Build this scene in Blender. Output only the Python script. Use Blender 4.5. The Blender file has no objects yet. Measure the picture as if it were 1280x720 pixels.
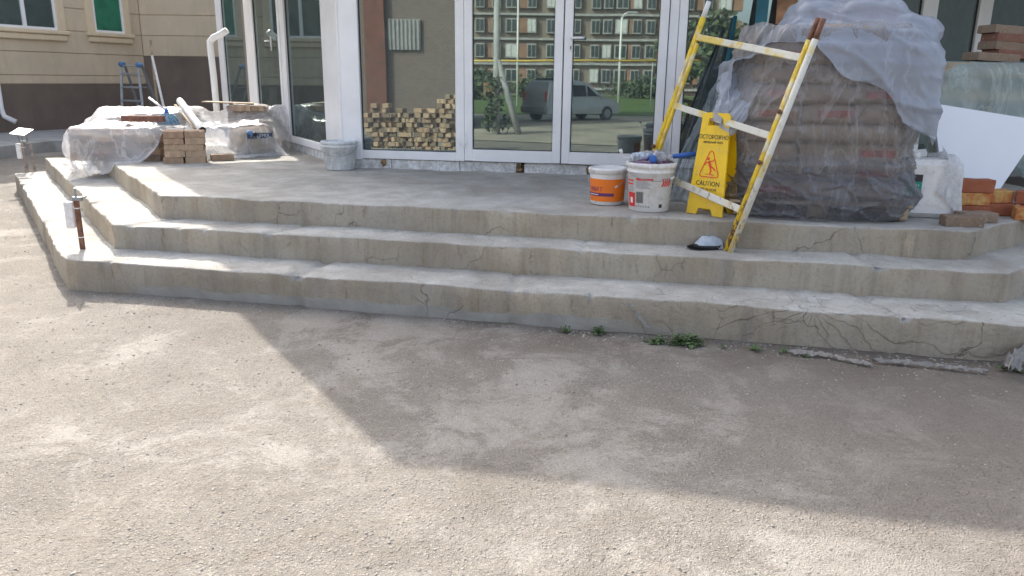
import bpy, bmesh, math, random
import numpy as np
from mathutils import Vector as V, Matrix, noise as mn
random.seed(7); rng = np.random.default_rng(7)
PI = math.pi
SC = bpy.context.scene
# ------------------------------------------------------------------ camera
F_PX, HOR, ROLL, EYE = 967.0, 100.0, 0.0113, 1.48
TH = math.atan((360-HOR)/F_PX)
_f = V((0, math.cos(TH), -math.sin(TH))); _r0 = V((1, 0, 0)); _u0 = _r0.cross(_f)
_r = math.cos(ROLL)*_r0 + math.sin(ROLL)*_u0; _u = _r.cross(_f)
cam = bpy.data.cameras.new('camera'); co = bpy.data.objects.new('camera', cam); SC.collection.objects.link(co)
co.matrix_world = Matrix(((_r.x, _u.x, -_f.x, 0), (_r.y, _u.y, -_f.y, 0), (_r.z, _u.z, -_f.z, EYE), (0, 0, 0, 1)))
cam.sensor_width = 36; cam.lens = 36*F_PX/1280; cam.clip_start = .05; cam.clip_end = 2000
SC.camera = co
# ------------------------------------------------------------------ light
SUN_AZ, SUN_EL = math.radians(26), math.radians(33.5)          # the sun stands behind the building, a little to the left
w = bpy.data.worlds.new('World'); SC.world = w; w.use_nodes = True
wn = w.node_tree.nodes; wl = w.node_tree.links
sky = wn.new('ShaderNodeTexSky'); sky.sky_type = 'NISHITA'; sky.sun_disc = False
sky.sun_elevation = SUN_EL; sky.sun_rotation = -SUN_AZ; sky.air_density = .8; sky.dust_density = 4.0; sky.ozone_density = .6
hs = wn.new('ShaderNodeHueSaturation'); hs.inputs['Saturation'].default_value = .62; wl.new(sky.outputs[0], hs.inputs['Color']); wl.new(hs.outputs[0], wn['Background'].inputs[0]); wn['Background'].inputs[1].default_value = .15
sl = bpy.data.lights.new('sun', 'SUN'); sl.energy = 2.25; sl.angle = math.radians(.55); sl.color = (1, .94, .85)
so = bpy.data.objects.new('sun', sl); SC.collection.objects.link(so)
_sd = V((math.sin(SUN_AZ)*math.cos(SUN_EL), -math.cos(SUN_AZ)*math.cos(SUN_EL), -math.sin(SUN_EL)))
so.rotation_euler = _sd.to_track_quat('-Z', 'Y').to_euler(); so.location = (-10, 20, 20)
SC.view_settings.view_transform = 'Standard'; SC.view_settings.look = 'None'
SC.view_settings.exposure = 1.72; SC.view_settings.gamma = 1
SC.render.engine = 'CYCLES'; SC.cycles.max_bounces = 8; SC.cycles.transparent_max_bounces = 16
SC.cycles.glossy_bounces = 4; SC.cycles.diffuse_bounces = 4; SC.cycles.caustics_reflective = False

# ------------------------------------------------------------------ placing helpers
def ray(x, y): return _f + _r*((x-640)/F_PX) - _u*((y-360)/F_PX)
def onz(x, y, z):
    r = ray(x, y); return V((0, 0, EYE)) + r*((z-EYE)/r.z)
def atY(x, y, Y):
    r = ray(x, y); return V((0, 0, EYE)) + r*(Y/r.y)
# ------------------------------------------------------------------ mesh helpers
COL = SC.collection
def finish(bm, name, mat, parent=None, smooth=False, loc=None):
    me = bpy.data.meshes.new(name); bm.to_mesh(me); bm.free()
    if smooth:
        for p in me.polygons: p.use_smooth = True
    return link(me, name, mat, parent, loc)
def link(me, name, mat, parent=None, loc=None):
    for m in (mat if isinstance(mat, (list, tuple)) else [mat]): me.materials.append(m)
    o = bpy.data.objects.new(name, me); COL.objects.link(o)
    if parent: o.parent = parent
    if loc is not None: o.location = loc
    return o
def raw(name, vs, fs, mat, parent=None, smooth=False):
    me = bpy.data.meshes.new(name); me.from_pydata([tuple(v) for v in vs], [], fs); me.update()
    if smooth:
        for p in me.polygons: p.use_smooth = True
    return link(me, name, mat, parent)
def tag(o, label=None, cat=None, group=None, kind=None):
    if label: o['label'] = label
    if cat: o['category'] = cat
    if group: o['group'] = group
    if kind: o['kind'] = kind
    return o
def empty(name, loc=(0, 0, 0), rz=0, label=None, cat=None, group=None):
    o = bpy.data.objects.new(name, None); COL.objects.link(o); o.location = loc; o.rotation_euler = (0, 0, rz)
    o.empty_display_size = .1
    return tag(o, label, cat, group)
def dup(o, loc=None, rot=None, label=None, parent=None, scale=None, skip=None):
    c = o.copy(); COL.objects.link(c)
    if parent: c.parent = parent
    if loc is not None: c.location = loc
    if rot is not None: c.rotation_euler = rot if hasattr(rot, '__len__') else (0, 0, rot)
    if scale is not None: c.scale = scale
    if label: c['label'] = label
    for ch in list(o.children):
        if skip and ch.name.startswith(skip): continue
        dup(ch, parent=c)
    return c
def _xf(bm, vs, M):
    if M is not None: bmesh.ops.transform(bm, matrix=M, verts=vs)
def box(bm, c, s, M=None, bev=0, rz=0):
    """box with centre c and full size s"""
    n0 = set(bm.verts)
    r = bmesh.ops.create_cube(bm, size=1)
    vs = r['verts']
    bmesh.ops.scale(bm, vec=s, verts=vs)
    if rz: bmesh.ops.rotate(bm, cent=(0, 0, 0), matrix=Matrix.Rotation(rz, 3, 'Z'), verts=vs)
    bmesh.ops.translate(bm, vec=c, verts=vs)
    if bev:
        es = {e for v in vs for e in v.link_edges}
        r2 = bmesh.ops.bevel(bm, geom=list(es), offset=bev, segments=1, affect='EDGES')
        vs = [v for v in bm.verts if v not in n0]
    _xf(bm, vs, M)
    return vs
def rod(bm, a, b, r, r2=None, seg=10, caps=True):
    a = V(a); b = V(b); d = b-a; L = d.length
    M = Matrix.Translation((a+b)/2) @ d.to_track_quat('Z', 'Y').to_matrix().to_4x4()
    return bmesh.ops.create_cone(bm, cap_ends=caps, segments=seg, radius1=r, radius2=r if r2 is None else r2, depth=L, matrix=M)['verts']
def bar(bm, a, b, wx, wy, up=(0, 0, 1), bev=0):
    """rectangular bar from a to b; wx across, wy along 'up'"""
    a = V(a); b = V(b); z = (b-a).normalized(); u = V(up); x = u.cross(z)
    if x.length < 1e-4: x = V((1, 0, 0))
    x.normalize(); y = z.cross(x)
    M = Matrix(((x.x, y.x, z.x, 0), (x.y, y.y, z.y, 0), (x.z, y.z, z.z, 0), (0, 0, 0, 1)))
    M = Matrix.Translation((a+b)/2) @ M
    return box(bm, (0, 0, 0), (wx, wy, (b-a).length), M, bev)
def lathe(bm, prof, seg=32, c=(0, 0, 0), fn=None, M=None):
    rows = []
    for r, z in prof:
        row = []
        for i in range(seg):
            t = 2*PI*i/seg; p = V((r*math.cos(t), r*math.sin(t), z))
            if fn: p = fn(p, t)
            row.append(bm.verts.new(p+V(c)))
        rows.append(row)
    for a, b in zip(rows, rows[1:]):
        for i in range(seg):
            j = (i+1) % seg; bm.faces.new((a[i], a[j], b[j], b[i]))
    if prof[0][0] > 1e-4: bm.faces.new(rows[0][::-1])
    if prof[-1][0] > 1e-4: bm.faces.new(rows[-1])
    _xf(bm, [v for r in rows for v in r], M)
def prism(bm, poly, z0, z1, bev=0):
    a = [bm.verts.new((p[0], p[1], z0)) for p in poly]; b = [bm.verts.new((p[0], p[1], z1)) for p in poly]
    n = len(poly)
    fs = [bm.faces.new(a[::-1]), bm.faces.new(b)]
    for i in range(n): fs.append(bm.faces.new((a[i], a[(i+1) % n], b[(i+1) % n], b[i])))
    bmesh.ops.recalc_face_normals(bm, faces=fs)
    return fs
def tube(bm, pts, r, seg=8):
    pts = [V(p) for p in pts]; rows = []; u = None
    for i, p in enumerate(pts):
        d = (pts[min(i+1, len(pts)-1)]-pts[max(i-1, 0)]).normalized()
        if u is None:
            u = d.cross(V((0, 0, 1)))
            if u.length < .1: u = V((1, 0, 0))
        u = (u-d*u.dot(d)).normalized(); v = d.cross(u)
        rows.append([bm.verts.new(p+u*(r*math.cos(2*PI*k/seg))+v*(r*math.sin(2*PI*k/seg))) for k in range(seg)])
    for a, b in zip(rows, rows[1:]):
        for k in range(seg): bm.faces.new((a[k], a[(k+1) % seg], b[(k+1) % seg], b[k]))
    bm.faces.new(rows[0][::-1]); bm.faces.new(rows[-1])
def frame(o, ex, ez=(0, 0, 1)):
    ex = V(ex).normalized(); ez = V(ez).normalized(); ey = ez.cross(ex).normalized()
    return Matrix(((ex.x, ey.x, ez.x, o[0]), (ex.y, ey.y, ez.y, o[1]), (ex.z, ey.z, ez.z, o[2]), (0, 0, 0, 1)))
# ------------------------------------------------------------------ material helpers
class NT:
    def __init__(s, name):
        s.m = bpy.data.materials.new(name); s.m.use_nodes = True; s.t = s.m.node_tree; s.n = s.t.nodes; s.l = s.t.links
        s.b = s.n['Principled BSDF']; s.out = s.n['Material Output']; s.tc = s.n.new('ShaderNodeTexCoord'); s._g = None
    def geo(s):
        if not s._g: s._g = s.n.new('ShaderNodeNewGeometry')
        return s._g
    def node(s, typ, **kw):
        x = s.n.new(typ)
        for k, v in kw.items(): setattr(x, k, v)
        return x
    def set(s, sock, v):
        if isinstance(v, bpy.types.NodeSocket): s.l.new(v, sock)
        elif v is not None:
            if isinstance(v, (tuple, list)) and len(v) == 3 and len(sock.default_value) == 4: v = (*v, 1)
            sock.default_value = v
    def coord(s, kind='Object', scale=(1, 1, 1), rot=(0, 0, 0), loc=(0, 0, 0)):
        mp = s.n.new('ShaderNodeMapping'); s.l.new(s.tc.outputs[kind], mp.inputs[0])
        mp.inputs['Scale'].default_value = scale; mp.inputs['Rotation'].default_value = rot; mp.inputs['Location'].default_value = loc
        return mp.outputs[0]
    def world(s, scale=(1, 1, 1)):
        mp = s.n.new('ShaderNodeMapping'); s.l.new(s.geo().outputs['Position'], mp.inputs[0]); mp.inputs['Scale'].default_value = scale
        return mp.outputs[0]
    def noise(s, scale, co=None, detail=4, rough=.55, dist=0):
        x = s.n.new('ShaderNodeTexNoise'); s.set(x.inputs['Vector'], co if co is not None else s.coord())
        x.inputs['Scale'].default_value = scale; x.inputs['Detail'].default_value = detail; x.inputs['Roughness'].default_value = rough; x.inputs['Distortion'].default_value = dist
        return x.outputs['Fac']
    def vor(s, scale, co=None, feature='F1', out='Distance', rand=1):
        x = s.n.new('ShaderNodeTexVoronoi'); x.feature = feature; s.set(x.inputs['Vector'], co if co is not None else s.coord())
        x.inputs['Scale'].default_value = scale; x.inputs['Randomness'].default_value = rand
        return x.outputs[out]
    def ramp(s, v, *stops):
        x = s.n.new('ShaderNodeValToRGB'); s.l.new(v, x.inputs[0]); e = x.color_ramp.elements
        while len(e) < len(stops): e.new(.5)
        for k, (p, c) in enumerate(stops):
            e[k].position = p; c = (c, c, c) if isinstance(c, (int, float)) else c; e[k].color = (*c[:3], 1)
        return x.outputs[0]
    def mix(s, f, a, b, mode='MIX'):
        x = s.n.new('ShaderNodeMix'); x.data_type = 'RGBA'; x.blend_type = mode
        s.set(x.inputs[0], f); s.set(x.inputs[6], a); s.set(x.inputs[7], b); return x.outputs[2]
    def math(s, op, a, b=None, c=None, clamp=False):
        x = s.n.new('ShaderNodeMath'); x.operation = op; x.use_clamp = clamp
        s.set(x.inputs[0], a)
        if b is not None: s.set(x.inputs[1], b)
        if c is not None: s.set(x.inputs[2], c)
        return x.outputs[0]
    def sep(s, v):
        x = s.n.new('ShaderNodeSeparateXYZ'); s.l.new(v, x.inputs[0]); return x.outputs
    def rng(s, v, a, b, c=0., d=1.):
        x = s.n.new('ShaderNodeMapRange'); s.l.new(v, x.inputs[0])
        for k, q in zip((1, 2, 3, 4), (a, b, c, d)): x.inputs[k].default_value = q
        return x.outputs[0]
    def bump(s, h, strength=.3, dist=.01, prev=None):
        x = s.n.new('ShaderNodeBump'); s.l.new(h, x.inputs['Height']); x.inputs['Strength'].default_value = strength; x.inputs['Distance'].default_value = dist
        if prev is not None: s.l.new(prev, x.inputs['Normal'])
        return x.outputs[0]
    def done(s, col=None, rough=None, nor=None, metal=None, spec=None):
        s.set(s.b.inputs['Base Color'], col)
        if rough is not None: s.set(s.b.inputs['Roughness'], rough)
        if nor is not None: s.l.new(nor, s.b.inputs['Normal'])
        if metal is not None: s.b.inputs['Metallic'].default_value = metal
        if spec is not None: s.b.inputs['Specular IOR Level'].default_value = spec
        return s.m
def basic(name, col, rough=.5, var=.12, scale=6, bump=.15, bscale=60, metal=0, spec=.5, dirt=None):
    t = NT(name); n = t.noise(scale, t.world(), 5)
    d = tuple(c*(1-var*1.6) for c in col); b = tuple(min(1, c*(1+var)) for c in col)
    c = t.mix(t.ramp(n, (.3, 0.), (.7, 1.)), d, b)
    if dirt:
        c = t.mix(t.ramp(t.noise(scale*2.3, t.world(), 6, .7), (.5, 0.), (.68, 1.)), c, dirt)
    nb = t.bump(t.noise(bscale, t.world(), 3), bump, .003)
    return t.done(c, t.rng(n, .2, .8, rough-.08, rough+.1), nb, metal, spec)
# ------------------------------------------------------------------ materials
def wqn(t, W):
    q = t.node('ShaderNodeTexNoise'); t.l.new(W, q.inputs['Vector']); q.inputs['Scale'].default_value = 5; q.inputs['Detail'].default_value = 6; return q.outputs['Color']
def concrete_mat(name, lift=1.0, brown=1.0):
    t = NT(name); W = t.world()
    big = t.noise(1.1, W, 6, .6, .4); mid = t.noise(5.5, W, 6, .65, .3); fine = t.noise(45, W, 4, .6); grit = t.noise(170, W, 3, .6)
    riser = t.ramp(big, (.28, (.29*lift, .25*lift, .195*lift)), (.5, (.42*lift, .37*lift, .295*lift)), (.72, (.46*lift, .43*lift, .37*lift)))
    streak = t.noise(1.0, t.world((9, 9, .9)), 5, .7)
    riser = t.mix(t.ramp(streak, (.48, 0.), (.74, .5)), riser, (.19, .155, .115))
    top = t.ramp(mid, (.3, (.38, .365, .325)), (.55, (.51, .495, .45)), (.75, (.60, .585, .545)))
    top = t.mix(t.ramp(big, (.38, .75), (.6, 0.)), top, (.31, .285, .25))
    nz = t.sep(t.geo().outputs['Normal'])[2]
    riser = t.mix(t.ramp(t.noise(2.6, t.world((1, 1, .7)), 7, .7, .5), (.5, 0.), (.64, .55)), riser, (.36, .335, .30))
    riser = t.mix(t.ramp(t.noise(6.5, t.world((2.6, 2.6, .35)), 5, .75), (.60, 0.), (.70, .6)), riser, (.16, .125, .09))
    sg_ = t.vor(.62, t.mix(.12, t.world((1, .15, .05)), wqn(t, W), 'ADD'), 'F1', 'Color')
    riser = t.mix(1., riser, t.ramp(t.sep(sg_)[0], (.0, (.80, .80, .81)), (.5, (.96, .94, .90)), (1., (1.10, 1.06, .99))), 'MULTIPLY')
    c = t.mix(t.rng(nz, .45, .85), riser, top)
    c = t.mix(t.ramp(fine, (.35, .22), (.5, 0.)), c, (.18, .155, .13))
    c = t.mix(t.ramp(grit, (.62, 0.), (.72, .4)), c, (.5, .48, .44))
    wq = t.node('ShaderNodeTexNoise'); t.l.new(W, wq.inputs['Vector']); wq.inputs['Scale'].default_value = 3.5; wq.inputs['Detail'].default_value = 8; wob = t.mix(.35, W, wq.outputs['Color'], 'ADD')
    cr = t.vor(1.7, wob, 'DISTANCE_TO_EDGE')
    crm = t.math('MULTIPLY', t.ramp(cr, (.0, 1.), (.0042, 0.)), t.ramp(t.noise(1.9, W, 2), (.47, 0.), (.57, 1.)))
    c = t.mix(t.math('MULTIPLY', crm, .27), c, (.07, .058, .045))
    pit = t.vor(55, W); pm = t.ramp(pit, (.05, 0.), (.2, 1.))
    h = t.math('ADD', t.math('MULTIPLY', mid, 1.2), t.math('ADD', t.math('MULTIPLY', fine, .55), t.math('MULTIPLY', grit, .22)))
    h = t.math('SUBTRACT', h, t.math('MULTIPLY', crm, 1.0))
    h = t.math('ADD', h, t.math('MULTIPLY', pm, .16))
    return t, c, h, W
t, c, h, W = concrete_mat('concrete_step')
M_conc = t.done(c, .92, t.bump(h, .75, .012), spec=.2)
t, c, h, W = concrete_mat('concrete_bottom_step', 1.0)          # the lowest riser carries a band of fresh grey mortar
xyz = t.sep(W)
lim = t.math('ADD', .01, t.math('MULTIPLY', t.noise(1.8, W, 8, .72), .13))
inb = t.ramp(t.math('SUBTRACT', lim, xyz[2]), (.0, 0.), (.012, 1.))
xr = t.math('MULTIPLY', t.rng(xyz[0], -2.75, -2.55), t.rng(xyz[0], .3, 1.3, 1, 0))
band = t.math('MULTIPLY', inb, xr)
c = t.mix(band, c, t.ramp(t.noise(7, W, 4), (.3, (.29, .275, .245)), (.7, (.37, .36, .33))))
# fan-shaped folds that the plastic sheet left in the wet concrete, right half of the riser
dxy = t.coord('Object', (1, 1, 1), (0, 0, 0), (-1.75, 0, -.23))
sp = t.sep(dxy); ang = t.math('ARCTAN2', sp[2], sp[0])
wv = t.math('SINE', t.math('MULTIPLY', t.math('ADD', ang, t.math('MULTIPLY', t.noise(2.5, W, 3), 1.2)), 22))
foldm = t.math('MULTIPLY', t.ramp(wv, (.86, 0.), (.97, 1.)), t.math('MULTIPLY', t.rng(xyz[0], .75, 1.1), t.ramp(t.noise(3.1, W, 2), (.45, 0.), (.6, 1.))))
c = t.mix(t.math('MULTIPLY', foldm, .2), c, (.085, .07, .055))
h = t.math('SUBTRACT', h, t.math('MULTIPLY', foldm, .5))
M_conc1 = t.done(c, .9, t.bump(h, .8, .013), spec=.2)

# ground: worn gravelly asphalt with a pale dusty cement skin
t = NT('worn_asphalt'); W = t.world()
big = t.noise(.42, W, 12, .70, .6); mid = t.noise(2.1, W, 12, .76, .5); fine = t.noise(22, W, 5, .7); grit = t.noise(120, W, 3, .7)
base = t.ramp(mid, (.3, (.205, .187, .162)), (.5, (.27, .25, .222)), (.7, (.325, .305, .275)))
pale = t.ramp(fine, (.3, (.345, .33, .298)), (.7, (.425, .41, .375)))
sm = t.ramp(t.math('ADD', t.math('MULTIPLY', big, .72), t.math('MULTIPLY', mid, .36)), (.545, 0.), (.58, 1.))
c = t.mix(t.math('MULTIPLY', sm, .42), base, pale)
st = t.n.new('ShaderNodeTexVoronoi'); t.l.new(W, st.inputs['Vector']); st.inputs['Scale'].default_value = 62; wj = t.n.new('ShaderNodeTexNoise'); t.l.new(W, wj.inputs['Vector']); wj.inputs['Scale'].default_value = 26; wj.inputs['Detail'].default_value = 3; t.l.new(t.mix(.028, W, wj.outputs['Color'], 'ADD'), st.inputs['Vector'])
stc = t.ramp(t.sep(st.outputs['Color'])[0], (.0, (.16, .145, .13)), (.18, (.22, .20, .175)), (.6, (.31, .29, .26)), (.97, (.46, .44, .41)))
pick = t.ramp(t.sep(st.outputs['Color'])[1], (.45, 0.), (.55, 1.)); stm0 = t.math('MULTIPLY', t.ramp(st.outputs['Distance'], (.22, 1.), (.42, 0.)), pick)
stm = t.math('MULTIPLY', stm0, t.rng(sm, 0, 1, .7, .16))
c = t.mix(stm, c, stc)
v2 = t.n.new('ShaderNodeTexVoronoi'); t.l.new(t.mix(.02, W, wj.outputs['Color'], 'ADD'), v2.inputs['Vector']); v2.inputs['Scale'].default_value = 135
s2 = t.math('MULTIPLY', t.ramp(v2.outputs['Distance'], (.2, 1.), (.5, 0.)), .75)
c = t.mix(s2, c, t.ramp(t.sep(v2.outputs['Color'])[0], (.0, (.15, .14, .125)), (.3, (.25, .24, .215)), (.7, (.37, .355, .32)), (1., (.56, .54, .50))))
c = t.mix(t.ramp(grit, (.30, .65), (.45, 0.)), c, (.13, .12, .105))
c = t.mix(t.ramp(grit, (.58, 0.), (.70, .45)), c, (.55, .53, .48))
c = t.mix(t.ramp(t.noise(5, W, 9, .8, .4), (.55, 0.), (.68, .55)), c, (.20, .175, .145))
c = t.mix(t.ramp(t.noise(1.6, t.world((1, 1.7, 1)), 9, .78, 1.), (.56, 0.), (.60, .35)), c, (.235, .205, .17))
px = t.sep(W)
# dark damp earth along the foot of the steps and to the right
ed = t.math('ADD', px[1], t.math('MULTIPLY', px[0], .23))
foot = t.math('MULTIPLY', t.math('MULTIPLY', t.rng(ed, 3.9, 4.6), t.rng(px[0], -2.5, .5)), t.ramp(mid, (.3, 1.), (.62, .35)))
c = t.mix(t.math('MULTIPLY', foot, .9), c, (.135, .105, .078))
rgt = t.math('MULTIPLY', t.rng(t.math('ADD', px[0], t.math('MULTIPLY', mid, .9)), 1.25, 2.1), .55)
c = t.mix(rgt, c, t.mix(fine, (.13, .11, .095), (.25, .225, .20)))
h = t.math('ADD', t.math('MULTIPLY', fine, t.rng(sm, 0, 1, .9, .4)), t.math('MULTIPLY', grit, .35))
h = t.math('ADD', h, t.math('MULTIPLY', stm0, t.rng(sm, 0, 1, .42, .12)))
h = t.math('ADD', h, t.math('MULTIPLY', s2, .30))
c = t.mix(1., c, t.mix(t.ramp(t.math('ADD', t.math('MULTIPLY', big, .6), t.math('MULTIPLY', mid, .45)), (.515, 0.), (.55, 1.)), (.84, .815, .785), (.96, .935, .905)), 'MULTIPLY')
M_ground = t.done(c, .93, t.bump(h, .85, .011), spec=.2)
M_path = basic('pavement_concrete', (.36, .36, .35), .9, .18, 2.5, .5, 50)
M_stone = basic('pebble', (.33, .31, .275), .9, .35, 8, .3, 90)

t = NT('white_pvc'); W = t.world()
c = t.mix(t.ramp(t.noise(3, W, 5), (.35, 0.), (.75, 1.)), (.90, .90, .90), (.80, .80, .81))
c = t.mix(t.ramp(t.noise(26, t.world((1, 1, .25)), 5, .7), (.62, 0.), (.8, .28)), c, (.45, .43, .40))
M_pvc = t.done(c, .32, t.bump(t.noise(9, W, 2), .06, .004))
M_gap = basic('dark_gasket', (.03, .032, .035), .6)
M_blind = basic('white_plinth_stucco', (.70, .70, .69), .9, .22, 16, .9, 70, dirt=(.42, .39, .34))
M_foam = basic('brown_foam', (.30, .19, .09), .9, .4, 30, 1, 60)

def glass_mat(name, tint, refl, rcol, wob):
    t = NT(name); W = t.world()
    g = t.node('ShaderNodeBsdfGlossy'); g.inputs['Roughness'].default_value = .012; g.inputs['Color'].default_value = (*rcol, 1)
    nb = t.bump(t.noise(1.1, W, 1), wob, .010); t.l.new(nb, g.inputs['Normal'])
    tr = t.node('ShaderNodeBsdfTransparent'); tr.inputs['Color'].default_value = (*tint, 1)
    lw = t.node('ShaderNodeLayerWeight'); lw.inputs['Blend'].default_value = .35
    fac = t.math('ADD', refl, t.math('MULTIPLY', lw.outputs['Fresnel'], .6), clamp=True)
    mx = t.node('ShaderNodeMixShader'); t.l.new(fac, mx.inputs[0]); t.l.new(tr.outputs[0], mx.inputs[1]); t.l.new(g.outputs[0], mx.inputs[2])
    # patchy dust veil, deepened with painted teal haze to mute the reflections
    df = t.node('ShaderNodeBsdfDiffuse'); df.inputs['Color'].default_value = (.30, .36, .37, 1)
    mx2 = t.node('ShaderNodeMixShader'); t.set(mx2.inputs[0], t.math('MULTIPLY', t.ramp(t.noise(5, W, 6, .7), (.35, .4), (.7, 1.)), .22))
    t.l.new(mx.outputs[0], mx2.inputs[1]); t.l.new(df.outputs[0], mx2.inputs[2])
    t.l.new(mx2.outputs[0], t.out.inputs[0]); return t.m
M_glass = glass_mat('mirror_glass', (.08, .13, .13), .46, (.46, .56, .54), .04)
M_glassd = glass_mat('clear_window_glass', (.55, .66, .64), .14, (.7, .8, .8), .02); M_farpane = basic('far_window_pane', (.045, .06, .06), .12)

def stucco(name, col, var=.1):
    t = NT(name); W = t.world()
    c = t.mix(t.ramp(t.noise(.8, W, 6, .6), (.3, 0.), (.7, 1.)), tuple(v*(1-var) for v in col), tuple(v*(1+var*.6) for v in col))
    c = t.mix(t.ramp(t.noise(1.5, t.world((3, 3, .4)), 5, .7), (.5, 0.), (.78, .38)), c, tuple(v*.6 for v in col))
    c = t.mix(t.ramp(t.noise(3.2, W, 8, .75), (.55, 0.), (.7, .3)), c, tuple(min(1, v*1.25) for v in col))
    return t.done(c, .9, t.bump(t.noise(90, W, 4), .35, .004), spec=.2)
M_yel = stucco('cream_stucco', (.64, .53, .385)); M_trim = stucco('cream_trim', (.74, .61, .43), .07)
M_plinth = stucco('brown_plinth', (.19, .15, .125), .2)
M_roofm = basic('grey_roof_metal', (.35, .35, .36), .5)
M_soffit = basic('white_soffit', (.7, .7, .7), .6)
M_inner = basic('interior_wall', (.26, .25, .23), .9)
M_curtain = basic('curtain', (.55, .56, .55), .9, .2, 8)
M_greensheet = basic('green_sheet', (.02, .20, .10), .6, .3, 3)
M_dark = basic('dark_rubber', (.03, .03, .034), .6)

t = NT('yellow_chipped_paint'); W = t.world()
chip = t.ramp(t.noise(22, t.world((1, 1, .45)), 6, .75), (.50, 0.), (.56, 1.))
wh = t.ramp(t.noise(4.5, W, 4), (.56, 0.), (.66, 1.))
c = t.mix(wh, (.78, .54, .03), (.68, .62, .44))
rust = t.ramp(t.noise(40, W, 3), (.3, (.11, .055, .035)), (.7, (.26, .15, .10)))
lowz = t.rng(t.sep(W)[2], .4, .95, 1, .0)
c = t.mix(t.math('MULTIPLY', chip, t.math('ADD', .35, lowz), clamp=True), c, rust)
M_lad = t.done(c, .55, t.bump(t.math('MULTIPLY', chip, -1.), .3, .002))
t = NT('white_chipped_paint'); W = t.world()
chip = t.ramp(t.noise(19, t.world((1, 1, .5)), 6, .75), (.55, 0.), (.6, 1.))
c = t.mix(t.ramp(t.noise(5.5, W, 4), (.5, 0.), (.6, 1.)), (.66, .64, .55), (.66, .50, .12))
c = t.mix(t.math('MULTIPLY', chip, t.rng(t.sep(W)[2], .4, 1.2, 1., .25)), c, (.24, .15, .11))
M_ladw = t.done(c, .55, t.bump(t.math('MULTIPLY', chip, -1.), .3, .002))
M_rust = basic('rusty_steel', (.20, .095, .06), .8, .4, 30, .5, 90)
M_alu = basic('grey_aluminium', (.30, .32, .34), .45, .1, 10, .1, 60, .6)
M_blue = basic('blue_plastic', (.03, .12, .42), .45, .1)
M_bluef = basic('blue_foam_sleeve', (.10, .22, .42), .7, .2)
M_wplast = basic('white_bucket_plastic', (.80, .79, .77), .38, .05, 8, .08, 30, dirt=(.62, .58, .55))
M_gbuck = basic('grey_splashed_bucket', (.70, .72, .73), .6, .2, 14, .5, 40, dirt=(.72, .73, .73))
M_orange = basic('orange_print', (.86, .20, .015), .4, .05)
M_purple = basic('purple_print', (.13, .03, .14), .4, .05)
M_redp = basic('red_print', (.62, .03, .025), .4, .05)
M_blackp = basic('black_print', (.03, .03, .03), .5, .05)
M_greyp = basic('grey_print', (.35, .35, .37), .5, .05)
M_greenp = basic('green_label', (.01, .28, .19), .4, .05)
M_magenta = basic('purple_paint_rest', (.30, .06, .26), .4, .3, 20)
M_sign = basic('yellow_sign_plastic', (.86, .55, .008), .35, .06, 5, .06, 40, dirt=(.70, .46, .03))
M_signred = basic('orange_red_print', (.75, .07, .01), .45, .05)
M_cap = basic('grey_cap_cloth', (.42, .47, .53), .95, .1, 12, .6, 350)
M_capd = basic('black_brim_cloth', (.025, .025, .028), .9, .2, 12, .5, 300)
M_wood = basic('brown_wood', (.33, .17, .08), .8, .3, 9, .4, 50)
M_woodp = basic('pale_wood', (.42, .32, .21), .85, .25, 7, .4, 50)
M_teal = basic('teal_paint', (.02, .12, .15), .5, .2)
M_steel = basic('dark_steel_rod', (.05, .055, .06), .5, .2)
M_mop = basic('blue_mop_strands', (.34, .54, .72), .9, .5, 55, .3, 90)
M_roll = basic('white_tube', (.68, .68, .64), .6, .1)
M_board = basic('white_foam_board', (.82, .85, .90), .8, .02, 2, .1, 80)
M_green = basic('weed_leaf', (.09, .145, .05), .7, .4, 20)
M_cloth = basic('grey_work_glove', (.42, .42, .44), .95, .4, 30, .8, 120)
M_rag = basic('striped_cloth', (.50, .55, .62), .95, .4, 40, .8, 120)
M_parquet = basic('brown_paper', (.36, .25, .14), .9, .15, 6, .3, 50)

def paver_mat(name, a, b):
    t = NT(name); W = t.world(); oi = t.node('ShaderNodeObjectInfo')
    c = t.mix(oi.outputs['Random'], a, b)
    c = t.mix(t.ramp(t.noise(14, W, 5, .7), (.4, 0.), (.75, .65)), c, tuple(v*.6 for v in a))
    c = t.mix(t.ramp(t.noise(60, W, 3), (.6, 0.), (.72, .5)), c, (.5, .44, .36))
    return t.done(c, .93, t.bump(t.noise(80, W, 4, .7), .7, .006), spec=.2)
M_paver = paver_mat('tan_paver', (.52, .38, .26), (.38, .25, .17))
M_paverr = paver_mat('red_brown_paver', (.30, .14, .10), (.22, .12, .09))
M_paverg = paver_mat('grey_brown_paver', (.30, .23, .17), (.24, .17, .12))
t = NT('red_brick_fired'); W = t.world(); oi = t.node('ShaderNodeObjectInfo')
c = t.mix(t.ramp(t.noise(9, W, 5), (.35, 0.), (.7, 1.)), (.35, .125, .07), (.27, .09, .05))
M_brick = t.done(t.mix(t.ramp(t.noise(70, W, 3), (.6, 0.), (.7, .4)), c, (.5, .3, .2)), .9, t.bump(t.noise(60, W, 4), .6, .004), spec=.2)
t = NT('sandy_brick_face'); W = t.world()
c = t.mix(t.ramp(t.noise(18, W, 5, .7), (.40, 0.), (.6, 1.)), (.50, .32, .12), (.42, .13, .05))
M_bricky = t.done(c, .93, t.bump(t.noise(60, W, 4), .6, .004), spec=.2)
M_bag = basic('cement_bag_paper', (.36, .275, .21), .85, .18, 7, .5, 30)
M_bagred = basic('bag_red_print', (.42, .09, .08), .8, .3, 20)

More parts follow.
